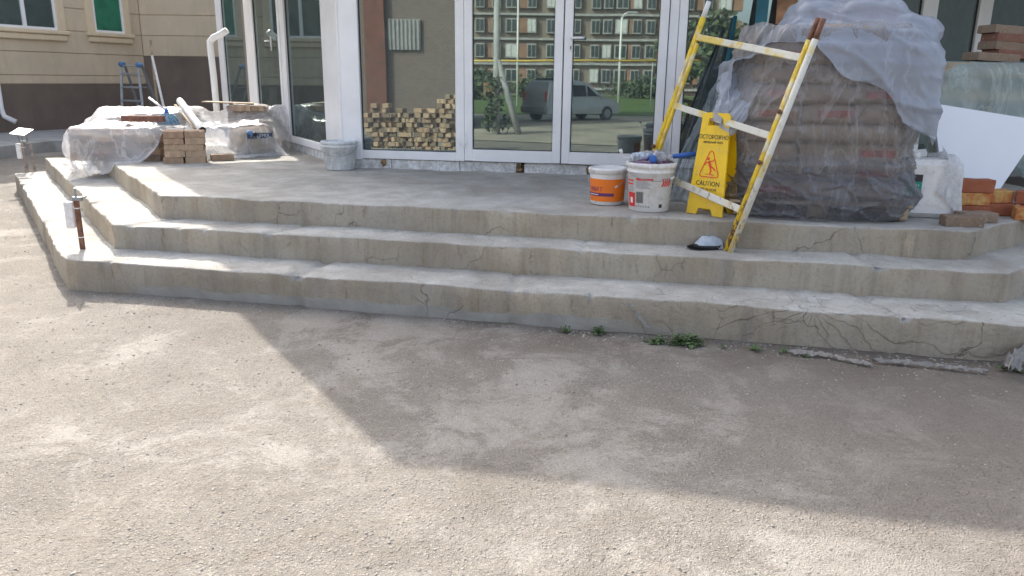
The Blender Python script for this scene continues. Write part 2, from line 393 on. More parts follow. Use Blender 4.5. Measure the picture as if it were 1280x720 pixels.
def film_mat(name, col, lo, hi, sc, rough=.3, crease=1.0):
    """thin polyethylene: part clear, part milky, cloudier where it is creased or dusty; pale crease streaks also paint in glints"""
    t = NT(name); W = t.world()
    n = t.noise(sc, W, 6, .65, 1.2); n2 = t.noise(sc*1.7, t.world((1.3, 1.3, .55)), 4, .6, .5)
    ridge = t.math('SUBTRACT', 1., t.math('ABSOLUTE', t.math('MULTIPLY', t.math('SUBTRACT', n2, .5), 16.)), clamp=True)
    fac = t.rng(n, .3, .7, lo, hi)
    fac = t.math('ADD', fac, t.math('MULTIPLY', t.math('POWER', ridge, 3.), .25*crease), clamp=True)  # painted glints: pale opacity streaks along the crease lines
    lw = t.node('ShaderNodeLayerWeight'); lw.inputs['Blend'].default_value = .3
    fac = t.math('ADD', fac, t.math('MULTIPLY', lw.outputs['Facing'], .3), clamp=True)
    nb = t.bump(t.math('ADD', t.math('MULTIPLY', ridge, .35), n), .55*crease, .012)
    nb = t.bump(t.noise(sc*8, W, 2, .5, 1.), .10, .004, nb)
    t.done(col, rough, nb); t.b.inputs['Specular IOR Level'].default_value = .7
    tl = t.node('ShaderNodeBsdfTranslucent'); tl.inputs['Color'].default_value = (*col, 1); t.l.new(nb, tl.inputs['Normal'])
    m0 = t.node('ShaderNodeMixShader'); m0.inputs[0].default_value = .35; t.l.new(t.b.outputs[0], m0.inputs[1]); t.l.new(tl.outputs[0], m0.inputs[2])
    tr = t.node('ShaderNodeBsdfTransparent'); tr.inputs['Color'].default_value = (.93, .94, .95, 1)
    m1 = t.node('ShaderNodeMixShader'); t.l.new(fac, m1.inputs[0]); t.l.new(tr.outputs[0], m1.inputs[1]); t.l.new(m0.outputs[0], m1.inputs[2])
    t.l.new(m1.outputs[0], t.out.inputs[0]); return t.m
M_filmL = film_mat('clear_film_left', (.90, .90, .91), .20, .52, 1.6, .2, 1.1)
M_filmW = film_mat('grey_stretch_film', (.44, .42, .405), .26, .62, 1.5, .16, 1.2)
M_filmT = film_mat('milky_top_film', (.47, .51, .59), .60, .90, 1.5, .24, .7)
M_filmR = film_mat('clear_film_right', (.55, .66, .64), .30, .62, 2, .2, .9)
M_sack = film_mat('white_sack', (.78, .79, .80), .55, .9, 9, .4)
M_scrap = film_mat('dirty_scrap_film', (.36, .345, .32), .6, .95, 9, .5)
exec_later = []
# ================================================================== GROUND AND STEPS
def vnoise(p, s, a): return mn.fractal(V(p)*s, 1.0, 2.0, 4)*a
def ground():
    xs = np.concatenate([np.linspace(-420, -14, 14), np.linspace(-13, 7, 150), np.linspace(8, 420, 14)])
    ys = np.concatenate([np.linspace(-420, -9, 16), np.linspace(-8, -.2, 26), np.linspace(0, 9, 110), np.linspace(9.4, 26, 30), np.linspace(30, 420, 10)])
    vs, fs = [], []
    for y in ys:
        for x in xs:
            z = vnoise((x, y, 0), .7, .012)+vnoise((x, y, 5), 4, .004) if abs(x) < 14 and -9 < y < 27 else 0
            vs.append((x, y, z-.004))
    nx = len(xs)
    for j in range(len(ys)-1):
        for i in range(nx-1): fs.append((j*nx+i, j*nx+i+1, (j+1)*nx+i+1, (j+1)*nx+i))
    return tag(raw('ground', vs, fs, M_ground, smooth=True), kind='structure')
ground()
S1 = [(-6.585, 10.235), (-3.187, 5.355), (3.1, 3.985), (5.2, 5.55)]
S2 = [(-6.313, 10.50), (-2.995, 5.71), (2.964, 4.476), (5.0, 5.98)]
S3 = [(-5.75, 10.50), (-2.761, 6.022), (2.895, 4.842), (4.75, 6.22)]
S4 = [(-4.3, 12.3), (-1.75, 8.16), (2.62, 7.33), (4.6, 9.0)]
def resample(poly, step):
    out = []
    n = [max(2, int((V(b)-V(a)).length/step)) for a, b in zip(S1, S1[1:])]
    for (a, b), k in zip(zip(poly, poly[1:]), n):
        for i in range(k): out.append(V(a).lerp(V(b), i/k))
    out.append(V(poly[-1])); return out
def step(name, outer, inner, z0, z1, mat, ninner, seed, joints):
    O = resample(outer, .03); I = resample(inner, .03); vs, fs = [], []
    prof = [(0, z0-.12), (0, z0), (0, z0+(z1-z0)*.35), (0, z0+(z1-z0)*.68), (0, z1-.012), (.004, z1-.003), (.014, z1)]
    L = len(prof); m = L+ninner
    seg_d = [0]
    for a, b in zip(O, O[1:]): seg_d.append(seg_d[-1]+(b-a).length)
    for i, (o, q) in enumerate(zip(O, I)):
        d = (q-o); dl = d.length; dn = d/dl
        x = V((o.x, o.y, 0)); j = 0
        for s in joints:
            g = abs(seg_d[i]-s-.02*math.sin(seg_d[i]*60)); j = max(j, 1-g/.035)
        edge = vnoise((o.x*1.0, o.y, seed), 1.6, .014)+vnoise((o.x, o.y, seed+3), 9, .008)
        chip = max(0, vnoise((o.x, o.y, seed+9), 9, 1)-.34)*.07
        for k, (t, z) in enumerate(prof):
            off = t-edge+vnoise((o.x, o.y, z*3+seed), 3.2, .012)+(chip if k >= 4 else 0)+j*.03
            p = o+dn*off; zz = z+(vnoise((o.x, o.y, seed+20), 2.0, .010) if k >= 3 else 0)-(chip*.5 if k >= 5 else 0)-(j*.03 if k >= 5 else 0)
            vs.append((p.x, p.y, zz))
        for k in range(1, ninner+1):
            u = .014+(dl+.06-.014)*k/ninner; p = o+dn*u
            zz = z1+vnoise((p.x, p.y, seed+20), 2.0, .010)+vnoise((p.x, p.y, seed), 11, .003)-j*.02
            vs.append((p.x, p.y, zz))
    n = len(O)
    for i in range(n-1):
        for k in range(m-1):
            a = i*m+k; fs.append((a, a+m, a+m+1, a+1))
    # the end faces
    for i in (0, n-1):
        row = [i*m+k for k in range(m)]
        b = len(vs); vs.append((vs[row[-1]][0], vs[row[-1]][1], z0-.12))
        f = row+[b]; fs.append(tuple(f if i == 0 else f[::-1]))
    o = raw(name, vs, fs, mat, smooth=True)
    for p in o.data.polygons[-2:]: p.use_smooth = False
    return tag(o, kind='structure')
step('bottom_step', S1, S2, 0, .215, M_conc1, 10, 1, (4.2, 7.75, 9.2, 11.5))
step('middle_step', S2, S3, .205, .40, M_conc, 9, 11, (3.2, 5.95, 7.1, 9.35, 11.2))
step('terrace', S3, S4, .39, .58, M_conc, 46, 23, ())
# ================================================================== PERIMETER PATH AND YELLOW BUILDING
g0 = onz(0, 198, 0); g1 = onz(42, 190.5, 0); kd = (g1-g0).normalized()
wl0 = onz(0, 166, .22)
rr = ray(187, 140); ycor = wl0.y*1.22; wc = V((rr.x*ycor/rr.y, ycor, 0)); wl0 = V((wl0.x, wl0.y, 0))
wd = (wc-wl0).normalized()
wa = wl0-wd*9
bm = bmesh.new()
ka = g0-kd*9; kb = g0+kd*9
prism(bm, [(g0+V((-.5, -6, 0))).xy, g0.xy, (-9.2, 15.7), (-7.6, 16.9), (-1, 17.6), (-1, wc.y+.2), (wc.x, wc.y+.2), wa.xy], -.1, .22)
bmesh.ops.bevel(bm, geom=[e for e in bm.edges if all(abs(v.co.z-.22) < .001 for v in e.verts)], offset=.015, segments=1, affect='EDGES')
tag(finish(bm, 'pavement', M_path), kind='structure')
MW = frame((wa.x, wa.y, 0), wd)                       # left wall: local x along, y inward
MF = frame((wc.x, wc.y, 0), (1, 0.0, 0))             # wall facing the viewer
def hit(M, px, py):
    Mi = M.inverted(); o = Mi @ V((0, 0, EYE)); d = Mi.to_3x3() @ ray(px, py); t = -o.y/d.y
    p = o+d*t; return p.x, p.z
yb = empty('cream_building', (wc.x, wc.y, 0), 0, 'cream plastered building with dark brown plinth and two framed windows behind the covered heap', 'building')
def loc_of(root): return root.matrix_basis.inverted()
def part(name, bm, mat, root, smooth=False, parent=None):
    """bm is in world space; the part hangs under root (whose basis gives the local frame)"""
    Mi = Matrix.LocRotScale(root.location, root.rotation_euler, root.scale).inverted()
    bmesh.ops.transform(bm, matrix=Mi, verts=bm.verts)
    return finish(bm, name, mat, parent or root, smooth)
def lbox(M, s0, s1, d0, d1, z0, z1, bm=None, bev=0):
    bm = bm or bmesh.new()
    box(bm, ((s0+s1)/2, (d0+d1)/2, (z0+z1)/2), (s1-s0, d1-d0, z1-z0), M, bev); return bm
LW = (wc-wa).length; TOPZ = 5.5
zj = [hit(MF, 210, y)[1] for y in (95.7, 70, 44, 19)]
zpl = hit(MW, 100, 105.2)[1]
dz = (zj[3]-zj[0])/3
levels = [zj[0]+dz*k for k in range(0, 9) if zj[0]+dz*k < TOPZ-.2]+[TOPZ]
part('wall', lbox(MW, 0, LW+.3, .03, .4, 0, TOPZ-.01), M_yel, yb)
part('wall', lbox(MF, .0, 12, .03, .4, 0, TOPZ-.015), M_yel, yb)
part('plinth', lbox(MW, 0, LW+.02, -.005, .1, .1, zpl), M_plinth, yb)
part('plinth', lbox(MF, 0, 6.5, -.005, .1, .1, zj[1]-.01), M_plinth, yb)
lv = [zpl+.004]+levels
for a, b in zip(lv, lv[1:]): part('siding_panel', lbox(MW, 0, LW-.004, 0, .05, a+.009, b-.009, bev=.006), M_yel, yb)
for a, b in zip(levels[1:], levels[2:]): part('siding_panel', lbox(MF, .004, 7.5, 0, .05, a+.009, b-.009, bev=.006), M_yel, yb)
part('roof', lbox(MW, -.2, LW+.3, -.12, 7, TOPZ, TOPZ+.14), M_roofm, yb)
def yel_window(x0, x1, zb, zt, splits, pane_mats, trimw):
    part('window_trim', lbox(MW, x0-trimw, x0-.001, -.06, .03, zb-.0, zt+trimw, bev=.012), M_trim, yb)
    part('window_trim', lbox(MW, x1+.001, x1+trimw, -.06, .03, zb-.0, zt+trimw, bev=.012), M_trim, yb)
    part('window_trim', lbox(MW, x0-.001, x1+.001, -.058, .03, zt, zt+trimw, bev=.012), M_trim, yb)
    part('window_sill', lbox(MW, x0-trimw-.05, x1+trimw+.05, -.12, .03, zb-.10, zb-.002, bev=.02), M_trim, yb)
    part('window_apron', lbox(MW, x0-trimw, x1+trimw, -.075, .03, zb-.24, zb-.103, bev=.02), M_trim, yb)
    fr = bmesh.new(); e = .055
    lbox(MW, x0, x0+e, -.035, .02, zb, zt, fr); lbox(MW, x1-e, x1, -.035, .02, zb, zt, fr)
    lbox(MW, x0+e, x1-e, -.035, .02, zb, zb+e, fr); lbox(MW, x0+e, x1-e, -.035, .02, zt-e, zt, fr)
    for s in splits: lbox(MW, s-.045, s+.045, -.034, .02, zb+e, zt-e, fr)
    win = part('window', fr, M_pvc, yb)
    xs = [x0+e]+list(splits)+[x1-e]
    for (a, b), m in zip(zip(xs, xs[1:]), pane_mats):
        part('pane', lbox(MW, a, b, -.008, -.002, zb+e, zt-e), m, yb, parent=win)
        # a curtain seen behind the pane
        bmc = bmesh.new(); n = 24
        top = [bmc.verts.new(MW @ V((a+(b-a)*i/n*.45, .014+.009*math.sin(i*2.1), zt-e))) for i in range(n+1)]
        bot = [bmc.verts.new(MW @ V((a+(b-a)*i/n*.45, .014+.009*math.sin(i*2.1+.4), zb+e))) for i in range(n+1)]
        for i in range(n): bmc.faces.new((top[i], top[i+1], bot[i+1], bot[i]))
        if m is M_glassd: part('curtain', bmc, M_curtain, yb, parent=win)
        else: bmc.free()
x1, z1 = hit(MW, 71, 38); x0 = x1-2.2; sp_, _ = hit(MW, 30, 30)
yel_window(x0, x1, z1, z1+1.7, [sp_], [M_glassd, M_glassd], .22)
x0, z0 = hit(MW, 118, 40); x1, _ = hit(MW, 155, 42)
t = NT('green_backed_glass'); c = t.ramp(t.noise(2.5, t.world(), 3), (.3, (.01, .13, .075)), (.7, (.03, .22, .13))); M_greenpane = t.done(c, .08)
yel_window(x0, x1, z0, z0+1.7, [], [M_greenpane], .2)

# ================================================================== GLASS PAVILION
FA = math.atan(.19); es = V((math.cos(FA), -math.sin(FA), 0))
CL = V((-1.75, 8.1625, 0)); CR = V((2.66, 7.83-.19*2.66, 0))
MFc = frame(CL, es)
ldir = V((.49, -.872, 0)).normalized(); LWL = 4.55
MLw = frame(CL-ldir*LWL, ldir)
MRw = frame(CR, (math.cos(math.radians(40)), math.sin(math.radians(40)), 0))
pv = empty('glass_pavilion', (CL.x, CL.y, 0), 0, 'white framed glass entrance pavilion with mirrored panes standing on the concrete steps', 'entrance pavilion')
ZB, ZT = .68, 3.1
def fx(px, py=95): return hit(MFc, px, py)[0]
def post(M, s0, s1, d0=-.035, d1=.035, z0=ZB, z1=ZT, name='frame_post', bev=.004): return part(name, lbox(M, s0, s1, d0, d1, z0, z1, bev=bev), M_pvc, pv)
def pane(M, s0, s1, z0, z1, d=0.0): 
    g = part('glass_pane', lbox(M, s0-.008, s1+.008, d, d+.012, z0-.008, z1+.008), M_glass, pv)
    bm = bmesh.new(); e = .007                     # black gasket round the pane
    for a in ((s0, s0+e, z0, z1), (s1-e, s1, z0, z1), (s0+e, s1-e, z0, z0+e), (s0+e, s1-e, z1-e, z1)):
        lbox(M, a[0], a[1], d-.010, d-.001, a[2], a[3], bm)
    part('gasket', bm, M_gap, pv, parent=g) if False else part('gasket', bm, M_gap, pv)
def window(M, s0, s1, rail=.085, top=.09, z0=ZB):
    """a fixed light between two posts: bottom rail, top rail, pane"""
    post(M, s0, s1, -.033, .033, z0, z0+rail, 'frame_rail'); post(M, s0, s1, -.033, .033, ZT-top, ZT, 'frame_rail')
    pane(M, s0, s1, z0+rail, ZT-top)
def door(M, s0, s1, handle=None, hinge=None, st=.085):
    z0 = ZB+.008; z1 = ZT-.06; d0, d1 = -.052, .02
    bm = bmesh.new()
    for a in ((s0+.004, s0+st, z0, z1), (s1-st, s1-.004, z0, z1)): lbox(M, a[0], a[1], d0, d1, a[2], a[3], bm, .005)
    for a in ((s0+st, s1-st, z0, z0+.115), (s0+st, s1-st, z1-.1, z1)): lbox(M, a[0], a[1], d0+.001, d1, a[2], a[3], bm, .0)
    leaf = part('door_leaf', bm, M_pvc, pv)
    pane(M, s0+st, s1-st, z0+.115, z1-.1, -.02)
    if handle:
        h = bmesh.new(); s, z, dr = handle
        lbox(M, s-.016, s+.016, d0-.012, d0, z-.12, z+.06, h, .004)
        rod(h, M @ V((s, d0-.012, z)), M @ V((s, d0-.06, z)), .011)
        rod(h, M @ V((s, d0-.055, z)), M @ V((s+dr*.13, d0-.055, z)), .011)
        part('handle', h, M_pvc, pv, True, leaf)
        k = bmesh.new(); lbox(M, s-.005, s+.005, d0-.015, d0-.012, z-.10, z-.07, k); part('keyhole', k, M_dark, pv, False, leaf)
    for zc in (ZB+.22, ZT-.4):
        h = bmesh.new(); s = hinge
        rod(h, M @ V((s, d0-.016, zc-.07)), M @ V((s, d0-.016, zc+.07)), .013)
        lbox(M, s-.035, s+.035, d0-.012, d0-.0005, zc-.045, zc+.03, h, .003)
        part('hinge', h, M_pvc, pv, False, leaf)
# front
part('corner_post', lbox(MFc, -.004, fx(451), -.04, .05, ZB-.015, ZT, bev=.006), M_pvc, pv)
window(MFc, fx(451)+.002, fx(570))
post(MFc, fx(570), fx(581))
door(MFc, fx(581)+.003, fx(704), None, fx(581)+.0)
door(MFc, fx(704.5), fx(833)-.003, (fx(713.5), hit(MFc, 714, 48)[1], 1), fx(833))
post(MFc, fx(833), fx(844)); post(MFc, fx(844)+.004, fx(855), -.03, .035)
window(MFc, fx(855)+.002, fx(965)); post(MFc, fx(965), fx(972))
window(MFc, fx(972)+.002, fx(1004)); 
part('corner_post', lbox(MFc, fx(1004), (CR-CL).length, -.04, .05, ZB-.015, ZT, bev=.006), M_pvc, pv)
# left wing
def lx(px, py=80): return hit(MLw, px, py)[0]
part('corner_post', lbox(MLw, lx(413), LWL-.003, -.04, .05, ZB-.013, ZT, bev=.006), M_pvc, pv)
post(MLw, lx(407), lx(413)-.003)
window(MLw, lx(361)+.002, lx(407)-.002)
post(MLw, lx(356), lx(361))
door(MLw, lx(322), lx(356)-.003, (lx(346), hit(MLw, 346, 51)[1], -1), lx(321), .075)
post(MLw, lx(312), lx(322)-.003)
window(MLw, lx(283)+.002, lx(312)-.002)
post(MLw, lx(277), lx(283))
# right wing
def rx(px, py=50): return hit(MRw, px, py)[0]
part('corner_post', lbox(MRw, .003, rx(1050), -.04, .05, ZB-.013, ZT, bev=.006), M_pvc, pv)
window(MRw, rx(1050)+.002, rx(1145)); post(MRw, rx(1145), rx(1163)); window(MRw, rx(1163)+.002, rx(1215)); post(MRw, rx(1215), rx(1231))
window(MRw, rx(1231)+.002, rx(1330)); post(MRw, rx(1330), rx(1345))
RWE = rx(1345)
# plinth blocks under the frames, with lumps of mounting foam between some of them
def blocks(M, cuts, zt, d=.012, foam=()):
    for a, b in zip(cuts, cuts[1:]):
        bm = lbox(M, a+.003, b-.003, -.02+d, .1, .50, zt, bev=.006)
        bmesh.ops.subdivide_edges(bm, edges=bm.edges, cuts=3, use_grid_fill=True)
        for v in bm.verts: v.co += V((vnoise(v.co, 9, .006), vnoise(v.co+V((5, 5, 5)), 9, .006), 0))
        part('plinth_block', bm, M_blind, pv)
    for s, wd_ in foam:
        bm = bmesh.new()
        for k in range(7): bmesh.ops.create_icosphere(bm, subdivisions=1, radius=random.uniform(.012, .03), matrix=Matrix.Translation(M @ V((s+random.uniform(-wd_, wd_), -.012, random.uniform(.6, .665)))))
        part('mounting_foam', bm, M_foam, pv, True)
Lf = (CR-CL).length
blocks(MFc, [0, fx(490, 205), fx(575, 205), fx(646, 205)], ZB-.004, foam=[(fx(650, 205), .02), (fx(738, 210), .03), (fx(765, 210), .05), (fx(480, 205), .01)])
blocks(MFc, [fx(655, 205), fx(735, 208)], ZB-.004); blocks(MFc, [fx(745, 208), fx(850, 208), fx(930, 208), Lf-.01], ZB-.006)
blocks(MLw, [0, 1.3, 2.2, lx(342, 178), lx(352, 182)], ZB-.004, foam=[(lx(340, 178), .06), (lx(350, 182), .05), (1.9, .1)]); blocks(MLw, [lx(358, 184), lx(385, 188), LWL-.01], ZB-.004)
blocks(MRw, [.01, 1.2, 2.4, RWE], ZB-.004)
# floor, back wall and canopy
PE = MLw @ V((0, 0, 0)); RE = MRw @ V((RWE, 0, 0))
bm = bmesh.new(); inn = V((.06, .09, 0))
prism(bm, [(PE+V((.2, .1, 0))).xy, (CL+V((.12, .14, 0))).xy, (CR+V((-.05, .15, 0))).xy, (RE+V((-.15, .1, 0))).xy, (RE.x, 13), (PE.x+.2, 13)], .5, .64)
part('floor', bm, M_inner, pv)
bm = bmesh.new(); T = (-5.4, 11.5)
prism(bm, [(-2.70, 7.40), (6.4, 5.66), (9.5, 8.6), (9.5, 13.05), (-3.05, 13.05), (-3.9, 12.32), T], 3.1, 3.4)
part('canopy', bm, M_soffit, pv)
bm = bmesh.new(); d = MLw @ V((-.25, .1, 0))
lbox(MLw, -.35, -.002, -.01, .12, .5, 3.1, bm, 0); part('side_wall', bm, M_plinth, pv)
# main building behind the pavilion
mb = empty('main_building', (3, 13.1, 0), 0, 'taller main building that the glass pavilion is attached to', 'building')
bm = bmesh.new(); prism(bm, [(-3, 13.1), (22, 13.1), (22, 24), (-3, 24)], 0, 6.9); part('wall', bm, M_inner, mb)
bm = bmesh.new(); prism(bm, [(-3.1, 13.08), (22.1, 13.08), (22.1, 24.1), (-3.1, 24.1)], 6.9, 7.05); part('roof', bm, M_roofm, mb)
# downspouts
ds = bmesh.new()
Yd = 11.9
tube(ds, [atY(284, 38, Yd), atY(276, 43, Yd), atY(267, 47, Yd), atY(262.5, 52, Yd), atY(263, 60, Yd), atY(267, 95, Yd), atY(270.5, 133, Yd), onz(273, 160, .58)], .048, 12)
o = finish(ds, 'downspout', M_pvc, smooth=True); tag(o, 'bent white plastic downspout at the left end of the glass pavilion', 'downspout')
ds = bmesh.new(); a = hit(MW, 1, 150)[0]
tube(ds, [MW @ V((a-.02, -.1, 3.0)), MW @ V((a-.02, -.1, .75)), MW @ V((a-.0, -.13, .58)), MW @ V((a+.12, -.32, .46))], .055, 12)
tag(finish(ds, 'downspout', M_pvc, smooth=True), 'white downspout with kicked out foot against the brown plinth at the far left', 'downspout')
# ================================================================== CLOTH (a small mass-spring sheet that falls over boxes)
def leftdist(p0, p1, X, Y):
    d = V(p1)-V(p0); d.normalize(); return (X-p0[0])*d.y-(Y-p0[1])*d.x
def floor_z(X, Y):
    z = np.zeros_like(X)
    for S, h in ((S1, .215), (S2, .40), (S3, .58)):
        m = (leftdist(S[1], S[0], X, Y) > 0) & (leftdist(S[1], S[2], X, Y) < 0) & (leftdist(S[2], S[3], X, Y) < 0)
        z = np.where(m, h, z)
    return z
def drape(P0, nu, nv, boxes, steps=170, slack=1.05, seed=0, stiff=6, floor=True, pin=None, wob=.03):
    g = np.random.default_rng(seed)
    P = P0.copy(); P[..., 2] += g.normal(0, .004, P.shape[:2])
    U, Vv = np.meshgrid(np.arange(nu), np.arange(nv), indexing='ij')
    P[..., 2] += wob*np.sin(U*.31+1.7*np.sin(Vv*.17+seed))*np.cos(Vv*.23+seed)
    vel = np.zeros_like(P)
    def L(a, b): return np.linalg.norm(P0[a]-P0[b], axis=-1, keepdims=True)*slack
    sl = np.s_
    cons = []
    for k in (0, 1):
        cons.append((sl[k:-1:2, :], sl[k+1::2, :])); cons.append((sl[:, k:-1:2], sl[:, k+1::2]))
    cons += [(sl[:-1:2, :-1], sl[1::2, 1:]), (sl[1:-1:2, :-1], sl[2::2, 1:]), (sl[1::2, :-1], sl[:-1:2, 1:]) if nu % 2 == 0 else (sl[1::2, :-1], sl[:-1:2, 1:])]
    C = []
    for a, b in cons:
        A, B = P0[a], P0[b]
        n0 = min(A.shape[0], B.shape[0]); n1 = min(A.shape[1], B.shape[1])
        C.append((a, b, n0, n1, np.linalg.norm(A[:n0, :n1]-B[:n0, :n1], axis=-1, keepdims=True)*slack, .5))
    for a, b in ((sl[:-2, :], sl[2:, :]), (sl[:, :-2], sl[:, 2:])):
        C.append((a, b, *P0[a].shape[:2], np.linalg.norm(P0[a]-P0[b], axis=-1, keepdims=True)*slack, .06))
    bx = [(np.array(c), np.array(h), math.cos(r), math.sin(r)) for c, h, r in boxes]
    for it in range(steps):
        vel[..., 2] -= .0022; vel *= .97
        Q = P+vel
        for s in range(stiff):
            for a, b, n0, n1, L0, kk in C:
                A = Q[a][:n0, :n1]; B = Q[b][:n0, :n1]; d = B-A; l = np.linalg.norm(d, axis=-1, keepdims=True)+1e-9
                c = d*((l-L0)/l)*kk
                if kk < .1: c = c*(l < L0)
                A += c; B -= c
        hitm = np.zeros(Q.shape[:2], bool)
        for c, h, cs, sn in bx:
            X = Q[..., 0]-c[0]; Y = Q[..., 1]-c[1]; Z = Q[..., 2]-c[2]
            lx_ = X*cs+Y*sn; ly_ = -X*sn+Y*cs
            q = np.stack([np.abs(lx_)-h[0], np.abs(ly_)-h[1], np.abs(Z)-h[2]], -1)-.012
            ins = (q < 0).all(-1)
            if ins.any():
                k = np.argmax(q, -1); dep = -q.max(-1)
                for ax, vv in ((0, lx_), (1, ly_), (2, Z)):
                    m = ins & (k == ax); sg = np.where(vv[m] >= 0, 1, -1)*dep[m]
                    if ax == 0: Q[m, 0] += sg*cs; Q[m, 1] += sg*sn
                    elif ax == 1: Q[m, 0] -= sg*sn; Q[m, 1] += sg*cs
                    else: Q[m, 2] += np.abs(sg)
                hitm |= ins
        if floor:
            fz = floor_z(Q[..., 0], Q[..., 1])+.007; m = Q[..., 2] < fz
            # a point that slid off a step and sits well below its floor goes back sideways instead of up
            up = m & (fz-Q[..., 2] < .12); Q[up, 2] = fz[up]; hitm |= up
            sd = m & ~up
            Q[sd] = P[sd]
        v = Q-P
        v[hitm] *= .25
        sp_ = np.linalg.norm(v, axis=-1, keepdims=True); v *= np.minimum(1, .03/(sp_+1e-9))
        vel = v; P = P+v if False else Q
        if pin is not None:
            msk, tgt = pin; tt = min(1, (it+1)/60); P[msk] = P0[msk]*(1-tt)+tgt[msk]*tt; vel[msk] = 0
    return P
def wrinkle(P, amp, seed=0):
    """sharp little pleats pushed out along the sheet's own normals"""
    du = np.gradient(P, axis=0); dv = np.gradient(P, axis=1); N = np.cross(du, dv); N /= np.linalg.norm(N, axis=-1, keepdims=True)+1e-9
    N = np.where(N[..., 2:3] < -.2, -N, N)
    out = P.copy()
    for i in range(P.shape[0]):
        for j in range(P.shape[1]):
            p = V(P[i, j]); q = V((p.x+p.z*.6, p.y*1.0-p.z*.4, p.z*1.1+seed))
            f = crease(q, 2.0, .10)*.9+crease(q+V((7, 3, 1)), 3.7, .10)*.55+crease(V((q.x*.8+q.y*.5, q.y*1.8, q.z))+V((1, 9, 4)), 6.0, .13)*.35+mn.noise(q*1.5)*.5
            out[i, j] += N[i, j]*amp*max(-.1, f)
    return out
def crease(p, s_, w_=.10): return max(0, 1-abs(mn.noise(V(p)*s_))/w_)**1.5
def sheet_obj(name, P, mat, ragged=0, seed=0, sub=True):
    nu, nv = P.shape[:2]; vs = [tuple(p) for p in P.reshape(-1, 3)]; fs = []
    g = np.random.default_rng(seed)
    lim = [max(0, int(ragged*(.5+.5*mn.noise(V((i*.13, seed, 0)))))) for i in range(max(nu, nv))] if ragged else [0]*max(nu, nv)
    for i in range(nu-1):
        for j in range(nv-1):
            if ragged and (j < lim[i] or j > nv-2-lim[(i+17) % nu] or i < lim[j] or i > nu-2-lim[(j+11) % nv]): continue
            fs.append((i*nv+j, (i+1)*nv+j, (i+1)*nv+j+1, i*nv+j+1))
    o = raw(name, vs, fs, mat, smooth=True)
    bm = bmesh.new(); bm.from_mesh(o.data)
    bmesh.ops.delete(bm, geom=[v for v in bm.verts if not v.link_faces], context='VERTS'); bm.to_mesh(o.data); bm.free()
    if sub:
        m = o.modifiers.new('Subdivision', 'SUBSURF'); m.levels = 1; m.render_levels = 1
    return o
# ================================================================== PAVERS AND BRICKS
def paver_mesh(l=.235, w_=.118, h=.066, mat=None):
    bm = bmesh.new(); zz = .016; n = 5
    a = [(-l/2+l*i/(n-1), -w_/2+(zz if i % 2 else -zz*.2)) for i in range(n)]
    b = [(-l/2+l*i/(n-1), w_/2+(zz if i % 2 else -zz*.2)) for i in range(n)][::-1]
    fs = prism(bm, a+b, 0, h)
    top = [e for e in bm.edges if all(v.co.z > h-.001 for v in e.verts)]
    bmesh.ops.bevel(bm, geom=top, offset=.006, segments=1, affect='EDGES')
    me = bpy.data.meshes.new('paver'); bm.to_mesh(me); bm.free(); me.materials.append(mat); return me
PM = {m.name: paver_mesh(mat=m) for m in (M_paver, M_paverr, M_paverg)}
def paver(mat, loc, rz, label, group=None, tilt=(0, 0), sc=1):
    o = bpy.data.objects.new('paver', PM[mat.name]); COL.objects.link(o); o.location = loc; o.rotation_euler = (tilt[0], tilt[1], rz); o.scale = (sc, sc, 1)
    return tag(o, label, 'paver', group)
ORD = ['bottom', 'second', 'third', 'fourth', 'fifth', 'sixth', 'seventh', 'eighth', 'ninth']
def where(k, i, j, nx, ny):
    h_ = ['left', 'right'][i] if nx == 2 else (['left', 'middle', 'right'][i] if nx == 3 else ['leftmost', 'left inner', 'right inner', 'rightmost'][i])
    v_ = {2: ['front', 'rear'], 3: ['front', 'middle', 'rear']}.get(ny, ['front', 'second', 'middle', 'fourth', 'rear'])[j]
    return ORD[k]+' layer, '+v_+' row, '+h_
def stack(mats, c, rz, nx, ny, nl, label, group, pitch=(.24, .122), jit=.010, z0=.58, sc=1):
    cs, sn = math.cos(rz), math.sin(rz)
    for k in range(nl):
        for i in range(nx):
            for j in range(ny):
                if nx > 2 and not (j == 0 or i == 0 or k == nl-1): continue
                u = (i-(nx-1)/2)*pitch[0]+random.uniform(-jit, jit); v = (j-(ny-1)/2)*pitch[1]+random.uniform(-jit, jit)
                paver(mats[(i+j*2+k) % len(mats)], (c[0]+u*cs-v*sn, c[1]+u*sn+v*cs, z0+k*.0675), rz+random.uniform(-.06, .06)+(PI if k % 2 else 0), label+', '+where(k, i, j, nx, ny), group, sc=sc)
# the open stack in front of the left sheet
stack([M_paver], (-3.56, 8.47), math.radians(20), 2, 3, 5, 'tan paver in the uncovered stack', 'pavers in the uncovered stack', (.205, .108), .014, sc=.84)
paver(M_paver, (-3.25, 8.70, .58), .5, 'single tan paver on the terrace at the right foot of the uncovered stack')
# covered stacks
stack([M_paver, M_paverg], (-4.35, 8.80), 0.05, 4, 5, 5, 'paver under clear sheet in front left pile', 'pavers under the clear sheet on the left')
stack([M_paver, M_paverg], (-4.45, 9.72), 0.0, 4, 5, 7, 'paver under clear sheet in rear pile', 'pavers under the rear of the clear sheet')
stack([M_paver], (-3.42, 10.25), 0.1, 2, 3, 8, 'paver of tall pile beside glass wing', 'pavers in the tall pile beside the pavilion')
paver(M_paverr, (-4.22, 8.78, .985), .08, 'reddish paver lying on top of the clear sheet left of the mop', tilt=(0, .02))
paver(M_paverr, (-4.02, 8.80, .985), .15, 'reddish paver lying on the clear sheet, touching the mop strands', tilt=(0, -.02))
